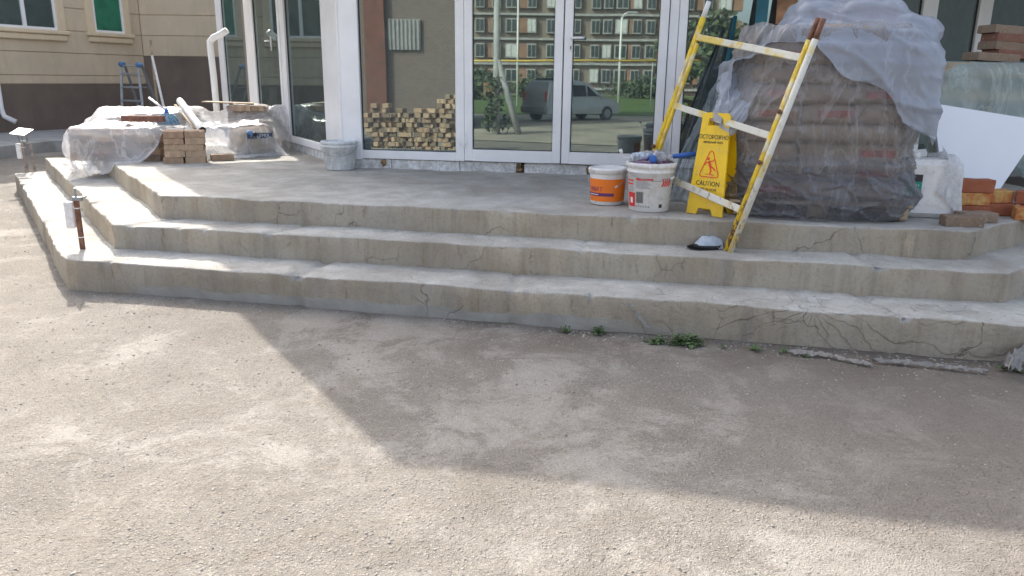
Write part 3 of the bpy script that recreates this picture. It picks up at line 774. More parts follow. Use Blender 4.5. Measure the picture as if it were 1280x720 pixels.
# bag with a printed strip under the sheet
bg = empty('paper_bag', (-3.12, 9.38, .58), math.radians(38), 'brown paper bag with dark printed strip under the clear sheet by the pavilion', 'paper bag')
def pillow(l, w_, h, seed=0, n=7, puff=.75):
    bm = bmesh.new(); bmesh.ops.create_cube(bm, size=2); bmesh.ops.subdivide_edges(bm, edges=bm.edges, cuts=n, use_grid_fill=True)
    for v in bm.verts:
        x, y, z = v.co; e = (1-min(1, abs(x))**6)*(1-min(1, abs(y))**6)
        rr_ = .985 if e else 1
        z2 = z*(puff+(1-puff)*e)
        q = V((x*l/2, y*w_/2, z2*h/2)); k = (abs(x)**8+abs(y)**8+abs(z)**8)
        q.x *= 1-.05*abs(y)**4-.03*abs(z)**3; q.y *= 1-.05*abs(x)**4-.05*abs(z)**3
        q += V((vnoise(q+V((seed, 0, 0)), 9, .012), vnoise(q+V((0, seed, 0)), 9, .012), vnoise(q+V((0, 0, seed)), 6, .012)))
        v.co = q
    return bm
bm = pillow(.42, .36, .32, 3); bmesh.ops.translate(bm, vec=(0, 0, .165), verts=bm.verts); finish(bm, 'bag_body', M_parquet, bg, True)
bm = bmesh.new(); box(bm, (0.02, -.195, .235), (.30, .004, .06)); finish(bm, 'printed_strip', basic('dark_blue_print', (.06, .09, .16), .6), bg)
def text(body, size, M, mat, parent=None, name='lettering', ex=.0006, sx=1.0):
    cu = bpy.data.curves.new(name, 'FONT'); cu.body = body; cu.size = size; cu.extrude = ex; cu.align_x = 'CENTER'; cu.align_y = 'CENTER'; cu.resolution_u = 3
    o = bpy.data.objects.new(name, cu); COL.objects.link(o)
    me = bpy.data.meshes.new_from_object(o); bpy.data.objects.remove(o); bpy.data.curves.remove(cu)
    me.transform(M @ Matrix.Diagonal((sx, 1, 1, 1))); return link(me, name, mat, parent)
def face_M(o, ex, up):      # text plane: x along ex, y along up
    ex = V(ex).normalized(); up = V(up).normalized(); ez = ex.cross(up)
    return Matrix(((ex.x, up.x, ez.x, o[0]), (ex.y, up.y, ez.y, o[1]), (ex.z, up.z, ez.z, o[2]), (0, 0, 0, 1)))
text('POLYMIX', .055, face_M((.02, -.199, .235), (1, 0, 0), (0, 0, 1)), M_wplast, bg)

# ================================================================== SHEET OVER THE LEFT HEAP
nu, nv = 104, 84
U, Vv = np.meshgrid(np.linspace(0, 1, nu), np.linspace(0, 1, nv), indexing='ij')
X = -5.62+U*2.92
yf = np.interp(X, [-5.6, -5.3, -4.95, -4.7, -4.2, -3.93, -3.75, -3.4, -3.2, -2.7], [9.80, 9.35, 8.85, 8.38, 8.10, 8.12, 8.55, 8.72, 8.80, 9.30])
yf = yf+.04*np.sin(X*9)+.02*np.sin(X*23)
Y = yf+Vv*(11.0-yf)
P0 = np.stack([X, Y, np.full_like(X, 1.32)], -1)
LB = [((-4.35, 8.80, .75), (.54, .36, .18), .05), ((-4.45, 9.72, .83), (.54, .36, .26), 0), ((-3.42, 10.25, .85), (.25, .20, .27), .1),
      ((-3.12, 9.38, .74), (.21, .18, .17), .66), ((-3.56, 8.47, .75), (.22, .20, .175), .35), ((-5.02, 9.50, .72), (.10, .25, .26), .4), ((-4.92, 8.95, .68), (.08, .2, .16), .3), ((-4.4, 9.3, .78), (.5, .16, .27), 0), ((-3.0, 10.2, .8), (.12, .12, .33), 0), ((-4.35, 9.25, .72), (.46, .18, .26), 0), ((-3.72, 9.45, .70), (.35, .42, .20), .1), ((-4.55, 9.0, .90), (.09, .06, .12), .4), ((-3.2, 9.8, .70), (.2, .22, .25), .3)]
TG = P0.copy(); MK = np.zeros((nu, nv), bool); MK[:, 0] = True; MK[0, :] = True
P0[..., 1] -= .26*(1-Vv)**2; P0[..., 0] -= .45*(1-U)**3
TG[..., 2] = floor_z(TG[..., 0], TG[..., 1])+.012
MK[(X > -3.95) & (X < -3.2)] &= False
P = wrinkle(drape(P0, nu, nv, LB, 130, 1.04, 3, pin=(MK, TG)), .030, 3)
o = sheet_obj('plastic_sheet', P, M_filmL, 3, 4)
tag(o, 'crumpled clear plastic sheet over the paver piles at the left of the terrace', 'plastic sheet')
def sheet_z(x, y):
    d = (P[..., 0]-x)**2+(P[..., 1]-y)**2; return float(P[..., 2].flat[int(d.argmin())])
# torn strip of film on the terrace right of the sheet
def scrap(name, pts, width, mat, label, seed=0, group=None, amp=.02, parent=None):
    vs, fs = [], []; n = len(pts)*8; m = 6
    pp = [V(p) for p in pts]
    for i in range(n+1):
        u = i/n*(len(pp)-1); k = min(int(u), len(pp)-2); c = pp[k].lerp(pp[k+1], u-k)
        d = (pp[k+1]-pp[k]).normalized(); sd = V((-d.y, d.x, 0)); wd_ = width*(.35+.65*abs(mn.noise(V((i*.21, seed, 0))))*1.6)*min(1, (i+1)/4, (n-i+1)/4)
        for j in range(m+1):
            t = j/m-.5
            vs.append(c+sd*(t*wd_)+V((0, 0, amp*(.5+.5*math.sin(i*.9+j*1.1+seed))*(1-abs(t))+abs(vnoise((i*.3, j*.5, seed), 1, amp)))))
    for i in range(n):
        for j in range(m): fs.append((i*(m+1)+j, (i+1)*(m+1)+j, (i+1)*(m+1)+j+1, i*(m+1)+j+1))
    o = raw(name, vs, fs, mat, smooth=True, parent=parent)
    if label: tag(o, label, 'plastic scrap', group)
    return o
a, b = onz(338, 190, .585), onz(352, 196, .585)
scrap('film_scrap', [onz(330, 188, .583), onz(340, 184, .583), onz(350, 188, .583), onz(346, 194, .583), onz(334, 194, .583)], .12, M_filmL, 'curled scrap of clear film on the terrace by the corner of the glass wing', 5, amp=.05)
# loose dark board and pavers lying on the right of the sheet
def topz(x, y, dz_=.0): return sheet_z(x, y)+dz_
bm = bmesh.new(); box(bm, (0, 0, .012), (.62, .26, .014), bev=.003); o = finish(bm, 'flat_board', M_woodp); o.location = (-3.62, 10.1, topz(-3.62, 10.1)+.01); o.rotation_euler = (0, .03, .12)
tag(o, 'thin pale board lying across the top of the tall sheet covered pile', 'board')
for k, (x, y, rz, l) in enumerate(((-3.42, 9.98, .05, 'tan paver lying on the sheet left of the pavilion, nearer the pipe'), (-3.28, 10.02, .2, 'tan paver lying on the sheet nearest the glass pavilion'))):
    paver(M_paver, (x, y, topz(x, y)+.004-.03*k), rz, l)
# mop
hx = V((-4.0, 9.12, .97))
mop = empty('mop', hx, 0, 'mop with blue string head lying on the clear sheet, white handle pointing up left', 'mop')
bm = bmesh.new()
for k in range(150):
    a = random.uniform(0, 2*PI); rad = .03+.13*math.sqrt(random.random()); e = V((math.cos(a)*rad, math.sin(a)*rad*.7-.02, -.11-.03*random.random()))
    pts = [V((random.uniform(-.015, .015), 0, .10)), V((e.x*.5, e.y*.5, .085-.02*random.random())), V((e.x*.88, e.y*.88, .0)), V((e.x+random.uniform(-.02, .02), e.y, e.z))]
    P_ = []
    for i in range(7):
        u = i/6*3; q = min(int(u), 2); P_.append(pts[q].lerp(pts[q+1], u-q)+V((vnoise((k, i*.5, 0), 1, .012), vnoise((k, 3, i*.5), 1, .012), 0)))
    tube(bm, P_, .0045, 4)
finish(bm, 'strands', M_mop, mop, True)
bm = bmesh.new(); rod(bm, (0, 0, .07), (-.02, .03, .15), .03, .02, 12); finish(bm, 'mop_socket', M_blue, mop, True)
bm = bmesh.new(); rod(bm, (-.02, .02, .13), atY(186.5, 122.5, 9.35)-hx, .013, seg=10); finish(bm, 'handle', M_wplast, mop, True)
# white tube with a dark open end
a = V((-4.10, 9.75, 0)); a.z = topz(a.x, a.y)+.06; b = atY(253, 163, 8.75)
rl = empty('cardboard_tube', b, 0, 'thick white tube lying on the sheet right of the mop, dark open end forward', 'tube')
bm = bmesh.new(); rod(bm, a-b, (0, 0, 0), .042, seg=20, caps=False); d = (a-b).normalized(); rod(bm, d*.002, a-b, .034, seg=20, caps=False); 
finish(bm, 'tube_wall', M_roll, rl, True)
bm = bmesh.new(); rod(bm, d*.03, d*.05, .034, seg=20); finish(bm, 'bore_shade', M_dark, rl)  # dark disc set inside the tube for the shade of its hollow
a2 = V((-4.1, 9.6, 0)); a2.z = topz(a2.x, a2.y)+.03
bm = bmesh.new(); bar(bm, a2, atY(244, 161, 8.9), .03, .018, bev=.002); tag(finish(bm, 'thin_batten', M_woodp), 'thin pale batten lying on the sheet just left of the white tube', 'batten')
# blue poles
a = atY(262, 151, 9.9); b = atY(309, 165, 9.2); c = atY(318, 168, 9.12)
bp = empty('blue_pole', b, 0, 'blue telescopic pole with dark foam grip lying across the sheet by the pavilion', 'pole')
bm = bmesh.new(); rod(bm, a-b, (0, 0, 0), .013); finish(bm, 'shaft', M_blue, bp, True)
bm = bmesh.new(); rod(bm, (b-b), c-b, .026, seg=14); finish(bm, 'grip', M_bluef, bp, True)
bm = bmesh.new(); rod(bm, c-b, (c-b)*1.12, .027, seg=14); finish(bm, 'end_cap', M_dark, bp, True)
bm = bmesh.new(); rod(bm, atY(240, 146, 10), atY(283, 163, 9.45), .013); rod(bm, atY(282, 160, 9.45), atY(283, 171, 9.4), .016)
tag(finish(bm, 'blue_rod', M_bluef, smooth=True), 'shorter light blue rod lying on the sheet left of the blue pole', 'rod')

# ================================================================== THINGS BY THE YELLOW WALL
lzb = .22
def gp(px, Y): 
    r = ray(px, 100); return V((r.x*Y/r.y, Y, 0))
sL = gp(146, 16.9); sR = gp(175, 16.7); sB = gp(193, 17.6); tpz = atY(150, 79, 17)
lad = empty('stepladder', (sL.x, sL.y, lzb), 0, 'folding aluminium stepladder with blue hinges standing at the brown plinth', 'stepladder')
def lz(v): return V(v)-lad.location
TL = atY(151, 82, 17.1); TR = atY(172.5, 83, 17.0)
for n, (a, b) in {'front_rail': (sL+V((0, 0, lzb)), TL), 'front_rail.': (sR+V((0, 0, lzb)), TR), 'rear_rail': (sB+V((-.45, .35, lzb)), TL+V((.05, .08, 0))), 'rear_rail.': (sB+V((.1, .2, lzb)), TR+V((.05, .08, 0)))}.items():
    bm = bmesh.new(); bar(bm, lz(a), lz(b), .055, .025, (0, 1, 0), .003); finish(bm, n.strip('.'), M_alu, lad)
for k in range(5):
    t = .13+.19*k; a = (sL+V((0, 0, lzb))).lerp(TL, t); b = (sR+V((0, 0, lzb))).lerp(TR, t)
    bm = bmesh.new(); bar(bm, lz(a), lz(b), .06, .035, bev=.003); finish(bm, 'rung', M_alu, lad)
    a = (sB+V((-.45, .35, lzb))).lerp(TL, t); b = (sB+V((.1, .2, lzb))).lerp(TR, t)
    if k in (1, 3): bm = bmesh.new(); bar(bm, lz(a), lz(b), .04, .025, bev=.003); finish(bm, 'rung', M_alu, lad)
bm = bmesh.new(); bar(bm, lz(TL), lz(TR), .05, .03, bev=.003); finish(bm, 'rung', M_alu, lad)
for p in (TL, TR):
    bm = bmesh.new(); rod(bm, lz(p)+V((.02, -.05, .03)), lz(p)+V((.02, .1, .03)), .05, seg=16); finish(bm, 'hinge_joint', M_bluef, lad, True)
bm = bmesh.new(); bar(bm, gp(193.5, 17.9)+V((0, 0, lzb)), atY(188, 50, 18.5), .055, .03, bev=.002); tag(finish(bm, 'wooden_batten', M_woodp), 'tall thin wooden batten leaning in the corner of the cream walls', 'batten')
bm = bmesh.new(); rod(bm, gp(206, 16.6)+V((0, 0, lzb)), atY(190, 70, 18.3), .028); tag(finish(bm, 'long_handle', M_roll, smooth=True), 'pale broom handle leaning against the brown plinth above the tipped bucket', 'handle')
def bucket_parts(root, R0, R1, H, mat, rim=True, open_top=True, wallt=.004, seg=40, M=None, fill=None):
    bm = bmesh.new()
    prof = [(R0*.94, 0), (R0, .008), (R0+(R1-R0)*.5, H*.5), (R1, H-.03), (R1+.004, H-.005), (R1+.003, H)]
    if rim: prof = [(R0*.94, 0), (R0, .008), (R0+(R1-R0)*.8, H*.8), (R0+(R1-R0)*.8+.007, H*.805), (R0+(R1-R0)*.82+.007, H*.825), (R0+(R1-R0)*.83, H*.83), (R0+(R1-R0)*.9, H*.9), (R1+.008, H*.905), (R1+.010, H-.008), (R1+.006, H)]
    prof += [(R1-.006, H), (R1-.008, H-.02), (R0-.004, .02), (0.0005, .018)]
    lathe(bm, prof, seg, M=M)
    return finish(bm, 'bucket_body', mat, root, True)
def bail(root, R, z, mat, drop=.0, ang=0, M=None, grip=None):
    bm = bmesh.new(); pts = []
    for i in range(25):
        a = PI*i/24; pts.append(V((R*math.cos(a), -R*1.02*math.sin(a)*math.cos(drop), z+R*math.sin(a)*math.sin(drop))))
    rot = Matrix.Rotation(ang, 4, 'Z'); tube(bm, [rot @ p for p in pts], .0026, 6)
    _xf(bm, bm.verts, M)
    h = finish(bm, 'wire_handle', M_greyp if mat is None else mat, root, True)
    if grip is not None:
        bm = bmesh.new(); i = grip; rod(bm, rot @ pts[i-1], rot @ pts[i+1], .009, seg=10); finish(bm, 'grip', M_wplast, root, True)
    return h
p = gp(210, 16.5); p.z = lzb
bk = empty('bucket', p+V((0, 0, .15)), 0, 'white bucket tipped on its side at the foot of the brown plinth', 'bucket')
Mt = Matrix.Rotation(math.radians(62), 4, 'Y') @ Matrix.Rotation(.4, 4, 'Z')
bucket_parts(bk, .17, .21, .42, M_gbuck, M=Mt); bail(bk, .215, .39, None, -.6, 0, Mt)
p = gp(227, 16.7); p.z = lzb
bk = empty('bucket', p, 0, 'grey bluish bucket standing right of the tipped white bucket', 'bucket')
bucket_parts(bk, .15, .19, .36, M_gbuck); bail(bk, .195, .33, None, -1.0)
bm = pillow(1.5, .55, .18, 2); bmesh.ops.translate(bm, vec=V(gp(222, 16.2))+V((0, 0, .30)), verts=bm.verts); tag(finish(bm, 'crumpled_tarp', M_dark, smooth=True), 'dark crumpled tarp on the pavement below the two buckets', 'tarp')

# ================================================================== SHORT POSTS ON THE STEPS
def stake(loc, label, hgt, panel, w_=.03, mt=None):
    r = empty('short_post', loc, 0, label, 'post')
    bm = bmesh.new(); box(bm, (0, 0, hgt/2-.02), (w_, w_, hgt+.04), bev=.002); finish(bm, 'post_tube', mt or M_rust, r)
    bm = bmesh.new(); box(bm, (-.055, -.01, hgt-.11), (.062, .045, .20), bev=.008); finish(bm, 'white_box', M_wplast, r)
    bm = bmesh.new(); box(bm, (.01, 0, hgt+.01), (.07, .03, .03), bev=.003); rod(bm, (.03, 0, hgt+.01), (.09, -.02, hgt+.03), .006, seg=6); rod(bm, (-.0, 0, hgt+.01), (.0, 0, hgt+.09), .008, seg=6); finish(bm, 'bracket', M_alu, r)
    bm = bmesh.new()
    for z in (.09, hgt-.06): box(bm, (0, 0, z), (w_+.004, w_+.004, .008))
    finish(bm, 'cable_tie', M_wplast, r)
    if panel:
        bm = bmesh.new(); M = Matrix.Translation((.02, -.02, hgt+.14)) @ Matrix.Rotation(.28, 4, 'X') @ Matrix.Rotation(.12, 4, 'Y')
        box(bm, (0, 0, 0), (.20, .24, .022), M, .004); finish(bm, 'lamp_panel', M_alu, r)
        bm = bmesh.new(); rod(bm, (-.04, 0, hgt), (-.05, 0, hgt+.14), .008, seg=6); rod(bm, (.06, 0, hgt), (.08, 0, hgt+.14), .008, seg=6); box(bm, (.075, .05, hgt/2-.02), (.022, .022, hgt+.04)); finish(bm, 'side_strut', mt or M_rust, r)
    return r
p = onz(103.5, 311, .212); stake(p, 'short rusty post with white box on the near corner of the bottom step', .37, False)
p = onz(53, 214, .10); p = V((p.x, p.y, .0)); p = V((-6.55, 10.45, 0)); stake(p, 'short post with flat lamp head and white box beyond the far end of the steps', .60, True, .035, basic('weathered_post', (.33, .28, .25), .9, .3, 20))
# ================================================================== BAG HEAP ON THE TERRACE
HC = V((2.17, 5.73, 0)); HR = math.radians(-9); HS = (1.13, .96)
def hp(u, v, z): return V((HC.x+u*math.cos(HR)-v*math.sin(HR), HC.y+u*math.sin(HR)+v*math.cos(HR), z))
pal = empty('pallet', (HC.x, HC.y, .58), HR, 'wooden pallet under the wrapped heap of bags', 'pallet')
for u in (-.5, 0, .52):
    for v in (-.4, 0, .4):
        bm = bmesh.new(); box(bm, (u, v, .05), (.13, .1, .085), bev=.006); finish(bm, 'block', M_woodp, pal)
for i in range(6):
    bm = bmesh.new(); box(bm, (0, -.42+.168*i, .105), (1.2, .11, .02), bev=.003); finish(bm, 'slat', M_woodp, pal)
bagroot = None; BZ = .70; BH = .128
for k in range(9):
    lw = 1.0-.02*abs(k-3)
    for i in range(3):
        if k >= (8, 9, 9)[i]: continue
        for j in range(2):
            u = (i-1)*.345*lw+random.uniform(-.015, .015); v = (j-.5)*.42*lw+random.uniform(-.02, .02); p = hp(u, v, BZ+k*BH)
            if bagroot is None:
                bagroot = empty('cement_bag', p, HR, 'cement bag in the wrapped heap, bottom layer, front row, left', 'cement bag', 'cement bags in the wrapped heap')
                bm = pillow(.37, .43, .150, 1, 5, .60); bmesh.ops.translate(bm, vec=(0, 0, .068), verts=bm.verts); finish(bm, 'bag_body', M_bag, bagroot, True)
                bm = bmesh.new(); box(bm, (.02, -.214, .070), (.22, .008, .045)); finish(bm, 'red_print', M_bagred, bagroot)
            else: dup(bagroot, p, HR+random.uniform(-.14, .14)+(PI if random.random() < .3 else 0), 'cement bag in the wrapped heap, '+where(k, i, j, 3, 2), skip=None if random.random() < .45 else 'red_print')
for u, v, z, r in ((-.02, .1, BZ+9*BH, .1), (.30, -.02, BZ+9*BH, -.1)):
    dup(bagroot, hp(u, v, z), HR+r, 'cement bag lying on top of the wrapped heap, '+('right' if u > 0 else 'left')+' one under the milky sheet')
def wrap(name, z0, z1, rfun, mat, label, nth=460, nz=150, top=False, seed=0):
    vs, fs = [], []
    for j in range(nz+1):
        z = z0+(z1-z0)*j/nz
        for i in range(nth):
            th = 2*PI*i/nth; c, s = math.cos(th), math.sin(th)
            a, b = HS[0]/2, HS[1]/2
            rb = ((abs(c)/a)**3.4+(abs(s)/b)**3.4)**(-1/3.4)
            rr_ = rfun(rb, th, z, j/nz)
            zz = z+vnoise((c*3, s*3, seed+2), 1, .03)*(1 if j in (0, nz) else .4)
            vs.append(hp(rr_*c, rr_*s, max(zz, .588)))
    for j in range(nz):
        for i in range(nth): fs.append((j*nth+i, j*nth+(i+1) % nth, (j+1)*nth+(i+1) % nth, (j+1)*nth+i))
    return tag(raw(name, vs, fs, mat, smooth=True), label, 'plastic film')
def ridged(p, s): return (1-abs(mn.noise(V(p)*s))*2.2)
def r_up(rb, th, z, t):
    c, s = math.cos(th)*1.2, math.sin(th)*1.2
    lay = .010*abs(math.sin(PI*(z-BZ)/BH))
    f = .030*crease((c*1.6+z*1.4, s*1.6, z*.9), 1.0, .16)+.022*crease((c*3.2-z*1.6, s*3.2, z*1.3+4), 1.2, .12)+.010*crease((c*7+z*1.5, s*7, z*1.6), 1.2, .14)+.006*crease((c*13-z*3, s*13, z*4), 1.0, .2)
    f += vnoise((c*1.3, s*1.3, z*2.2), 1, .035)
    base = rb*(1-.16*max(0, z-1.35)/.5)+.055+lay+f+.02*math.sin(PI*min(1, max(0, (z-.9)/.8)))
    return base+(.045*max(0, 1-abs(z-.955)/.10)-.03*max(0, 1-abs(z-1.02)/.06))
def r_lo(rb, th, z, t):
    c, s = math.cos(th)*1.2, math.sin(th)*1.2
    bulge = .085*math.sin(PI*min(1, max(0, t*.92+.06)))**.8
    f = .026*crease((c*1.1, s*1.1, z*4+th*.35), 1.3, .16)+.016*crease((c*2.4, s*2.4, z*9+c*2), 1.1, .14)+.008*crease((c*5, s*5, z*16), 1.1, .18)
    return rb+.045+bulge+f+.04*vnoise((c, s, z*2), 1.1, 1)-(.05*max(0, t-.9)*10*.5)
wrap('stretch_film', .90, 1.86, r_up, M_filmW, 'wrinkled grey stretch film wrapped round the upper part of the bag heap', seed=3)
M_filmLo = film_mat('dark_lower_film', (.24, .245, .27), .36, .70, 1.8, .16, 1.0)
wrap('stretch_film', .588, .985, r_lo, M_filmLo, 'darker bulging film gathered round the foot of the bag heap', nz=50, seed=9)
# milky sheet thrown over the top
bagtop = BZ+9*BH
TBX = [((HC.x, HC.y, .9), (HS[0]/2+.06, HS[1]/2+.06, .72), HR), ((hp(.10, 0, 0).x, hp(.1, 0, 0).y, 1.2), (HS[0]/2-.12, HS[1]/2-.03, .62), HR), ((hp(.10, 0, 0).x, hp(.1, 0, 0).y, 1.2), (HS[0]/2-.02, HS[1]/2+.03, .52), HR)]
for u, v, z, r in ((-.02, .1, bagtop, .1), (.30, -.02, bagtop, -.1)): q = hp(u, v, z); TBX.append(((q.x, q.y, z+.08), (.195, .215, .085), HR+r))
q = hp(.54, -.10, 0); TBX.append(((q.x, q.y, bagtop-.02), (.15, .20, .07), HR+.1))
nu, nv = 90, 84
U, Vv = np.meshgrid(np.linspace(-1, 1, nu), np.linspace(-1, 1, nv), indexing='ij')
ra = HR-math.radians(9)
lu = U*.78+.07; lv_ = Vv*.53-.01
lv_ = lv_-np.where(Vv < 0, .05*np.sin(lu*5)+.05*np.sin(lu*13)*(-Vv), 0)
X = HC.x+lu*math.cos(ra)-lv_*math.sin(ra); Y = HC.y+lu*math.sin(ra)+lv_*math.cos(ra)
PT = wrinkle(drape(np.stack([X, Y, np.full_like(X, 2.12)], -1), nu, nv, TBX, 115, 1.05, 11, floor=False, wob=.035), .024, 7)
o = sheet_obj('plastic_sheet', PT, M_filmT, 0, 8)
tag(o, 'milky bluish plastic sheet thrown over the top of the bag heap, corners hanging down', 'plastic sheet')
def onheap(x, y): d = (PT[..., 0]-x)**2+(PT[..., 1]-y)**2; return float(PT[..., 2].flat[int(d.argmin())])
bm = bmesh.new(); box(bm, (0, 0, .02), (.50, .12, .03), bev=.004); o = finish(bm, 'board', M_woodp); o.location = (2.75, 5.95, onheap(2.75, 5.95)+.01); o.rotation_euler = (0, .05, .1)
tag(o, 'short weathered board lying on top of the milky sheet', 'board')
# folded brown mat bent over the rear left top of the heap
bm = bmesh.new(); pts = [atY(930, 62, 5.95), atY(946, 42, 6.0), atY(968, 30, 6.05), atY(1000, 26, 6.1), atY(1040, 34, 6.15)]
dv = V((.05, .28, 0)); A = [bm.verts.new(p) for p in pts]; B = [bm.verts.new(p+dv) for p in pts]
for i in range(4): bm.faces.new((A[i], A[i+1], B[i+1], B[i]))
g_ = bmesh.ops.solidify(bm, geom=bm.faces[:], thickness=.03); bmesh.ops.recalc_face_normals(bm, faces=bm.faces)
tag(finish(bm, 'brown_mat', M_woodp, smooth=False), 'bent brown strip lying over the rear top of the heap behind the ladder', 'mat')
# poles and planks leaning on the pavilion behind the ladder
def lean(name, base, top, w_, d_, mat, label, cat, round_=False):
    bm = bmesh.new()
    if round_: rod(bm, base, top, w_, seg=10)
    else: bar(bm, base, top, w_, d_, (-.2, -1, .1), .003)
    return tag(finish(bm, name, mat, smooth=round_), label, cat)
def top_at(px, py, Y): return atY(px, py, Y)
lean('steel_rod', V((1.28, 6.35, .58)), atY(905, 37, 7.35), .012, 0, M_steel, 'thin dark steel rod leaning on the pane behind the yellow ladder', 'rod', True)
lean('teal_rod', V((1.62, 6.5, .58)), atY(919, 21, 7.35), .019, 0, M_teal, 'teal painted rod leaning behind the yellow ladder, right of the dark rod', 'rod', True)
lean('teal_plank', V((1.95, 6.55, .58)), atY(957, -30, 7.3), .10, .03, M_teal, 'dark teal plank standing against the pavilion behind the heap', 'plank')
lean('wooden_plank', V((2.2, 6.6, .58)), atY(988, -40, 7.28), .17, .03, M_wood, 'reddish brown plank standing against the pavilion behind the heap', 'plank')
lean('thin_batten', V((1.45, 6.5, .58)), atY(948, 38, 7.0), .05, .02, M_woodp, 'weathered batten leaning left behind the heap, bent mat above it', 'batten')
# hanging folded film between ladder and heap
def curtain(name, pts_top, pts_bot, mat, label, seed, nz=50, nu=60, amp=.05):
    vs, fs = [], []
    for j in range(nz+1):
        t = j/nz
        for i in range(nu+1):
            s = i/nu; a = pts_top[0].lerp(pts_top[1], s); b = pts_bot[0].lerp(pts_bot[1], s); p = a.lerp(b, t)
            n = V((-.25, -.97, 0)); d = amp*(.25+t)*ridged((s*4+t*.8, seed, t*.5), 1.5)+amp*.35*ridged((s*11, t*2+s*3, seed), 1.3)
            p = p+n*d+V((vnoise((s*3, t*3, seed), 1, .04), 0, 0))
            vs.append((p.x, p.y, max(.586, p.z)))
    for j in range(nz):
        for i in range(nu): k = j*(nu+1)+i; fs.append((k, k+1, k+nu+2, k+nu+1))
    return tag(raw(name, vs, fs, mat, smooth=True), label, 'plastic film')
curtain('hanging_film_flap', (atY(898, 96, 5.75), atY(992, 56, 5.45)), (atY(892, 150, 5.40), atY(914, 170, 5.34)), M_filmT, 'narrow milky flap of film hanging over the ladder rung above the caution sign', 9, 40, 40, .03)
M_filmG = film_mat('greenish_hanging_film', (.30, .36, .38), .35, .75, 3, .25, 1.)
curtain('hanging_film', (atY(885, 118, 6.35), atY(935, 60, 6.05)), (V((1.18, 6.10, .59)), V((1.72, 5.70, .59))), M_filmG, 'long grey green film hanging in folds left of the heap behind the caution sign', 4)

# ================================================================== LADDER
Rb = V((1.429, 5.018, .402)); Dv = V((.425, -.043, 1.446)); Wv = V((-.477, .896, .167))
dn = Dv.normalized(); wn_ = Wv.normalized(); nn = dn.cross(wn_).normalized()
if nn.y > 0: nn = -nn
L = empty('ladder', Rb, 0, 'yellow and white ladder section with chipped paint leaning on the wrapped heap', 'ladder')
def rail(o0, low, high, mats, offs):
    for m, of, nm, ext in zip(mats, offs, ('rail', 'rail_backing'), (0, .012)):
        bm = bmesh.new(); a = o0+dn*(low-ext)+of; b = o0+dn*(high+ext)+of
        rod(bm, a, b, .0205, seg=14); finish(bm, nm, m, L, True)
LL = Dv.length
rail(V((0, 0, 0)), .0, LL*.92, (M_lad, M_ladw), (-nn*0-wn_*-.018, -wn_*.026+nn*.004))
for of in (wn_*.018, -wn_*.026+nn*.004):
    bm = bmesh.new(); rod(bm, dn*(LL*.92)+of, dn*(LL*1.01)+of, .0175, seg=12); finish(bm, 'rusty_rail_end', M_rust, L, True)
bm = bmesh.new(); rod(bm, Wv+dn*.0, Wv+dn*(LL*.94), .021, seg=14); finish(bm, 'rail', M_lad, L, True)
bm = bmesh.new(); rod(bm, Wv-wn_*.035+dn*LL*.0, Wv-wn_*.035+dn*(LL*.82), .016, seg=12); finish(bm, 'rail_backing', M_lad, L, True)
bm = bmesh.new(); rod(bm, Wv+dn*(LL*.94-.02), Wv+dn*(LL*1.015), .018, seg=12); finish(bm, 'white_rail_end', M_roll, L, True)
for t in (.185, .516, .847):
    bm = bmesh.new(); a = Dv*t+wn_*.03; b = Wv+Dv*t-wn_*.02; bar(bm, a, b, .028, .046, tuple(dn), .004); finish(bm, 'rung', M_ladw, L)
for t, s in ((.40, 0), (.62, 0), (.30, 1)):
    bm = bmesh.new(); o_ = Dv*t+(Wv if s else V()); rod(bm, o_+nn*.015, o_+nn*.05, .009, seg=8); rod(bm, o_+nn*.03, o_+nn*.042, .016, seg=6); finish(bm, 'bolt', M_rust, L)

# ================================================================== CAUTION SIGN
bl = V((1.235, 5.47, .582)); br = V((1.44, 5.262, .582)); ex = (br-bl).normalized(); hz = V((-ex.y, ex.x, 0))   # hz points back, away from the viewer
if hz.y < 0: hz = -hz
M_splash = basic('dried_plaster_splash', (.62, .58, .50), .9)
sg = empty('caution_sign', bl, 0, 'yellow plastic wet floor caution sign standing between the buckets and the heap', 'sign')
WB, HT, LEANB = .285, .70, .075
def leaf(sgn, off):
    up = (V((0, 0, 1))*HT+hz*LEANB*sgn).normalized()
    M = face_M(bl-bl+hz*off, ex, up)              # local x right, y up, z toward viewer
    H2 = .70
    outer = [(0, 0), (.075, 0), (.095, .045), (.19, .045), (.21, 0), (WB, 0), (WB-.035, H2-.02), (WB-.055, H2), (.055, H2), (.035, H2-.02)]
    hole = [(.085, H2-.085), (WB-.085, H2-.085), (WB-.09, H2-.035), (.09, H2-.035)]
    bm = bmesh.new()
    ov = [bm.verts.new((x, y, 0)) for x, y in outer]; hv = [bm.verts.new((x, y, 0)) for x, y in hole]
    e = [bm.edges.new((ov[i], ov[(i+1) % len(ov)])) for i in range(len(ov))]+[bm.edges.new((hv[i], hv[(i+1) % 4])) for i in range(4)]
    bmesh.ops.triangle_fill(bm, use_beauty=True, use_dissolve=False, edges=e)
    r = bmesh.ops.extrude_face_region(bm, geom=bm.faces[:]); bmesh.ops.translate(bm, vec=(0, 0, -.014), verts=[v for v in r['geom'] if isinstance(v, bmesh.types.BMVert)])
    bmesh.ops.recalc_face_normals(bm, faces=bm.faces)
    bmesh.ops.transform(bm, matrix=M, verts=bm.verts); return bm, M
bmf, MS = leaf(1, 0); 
cx = WB/2
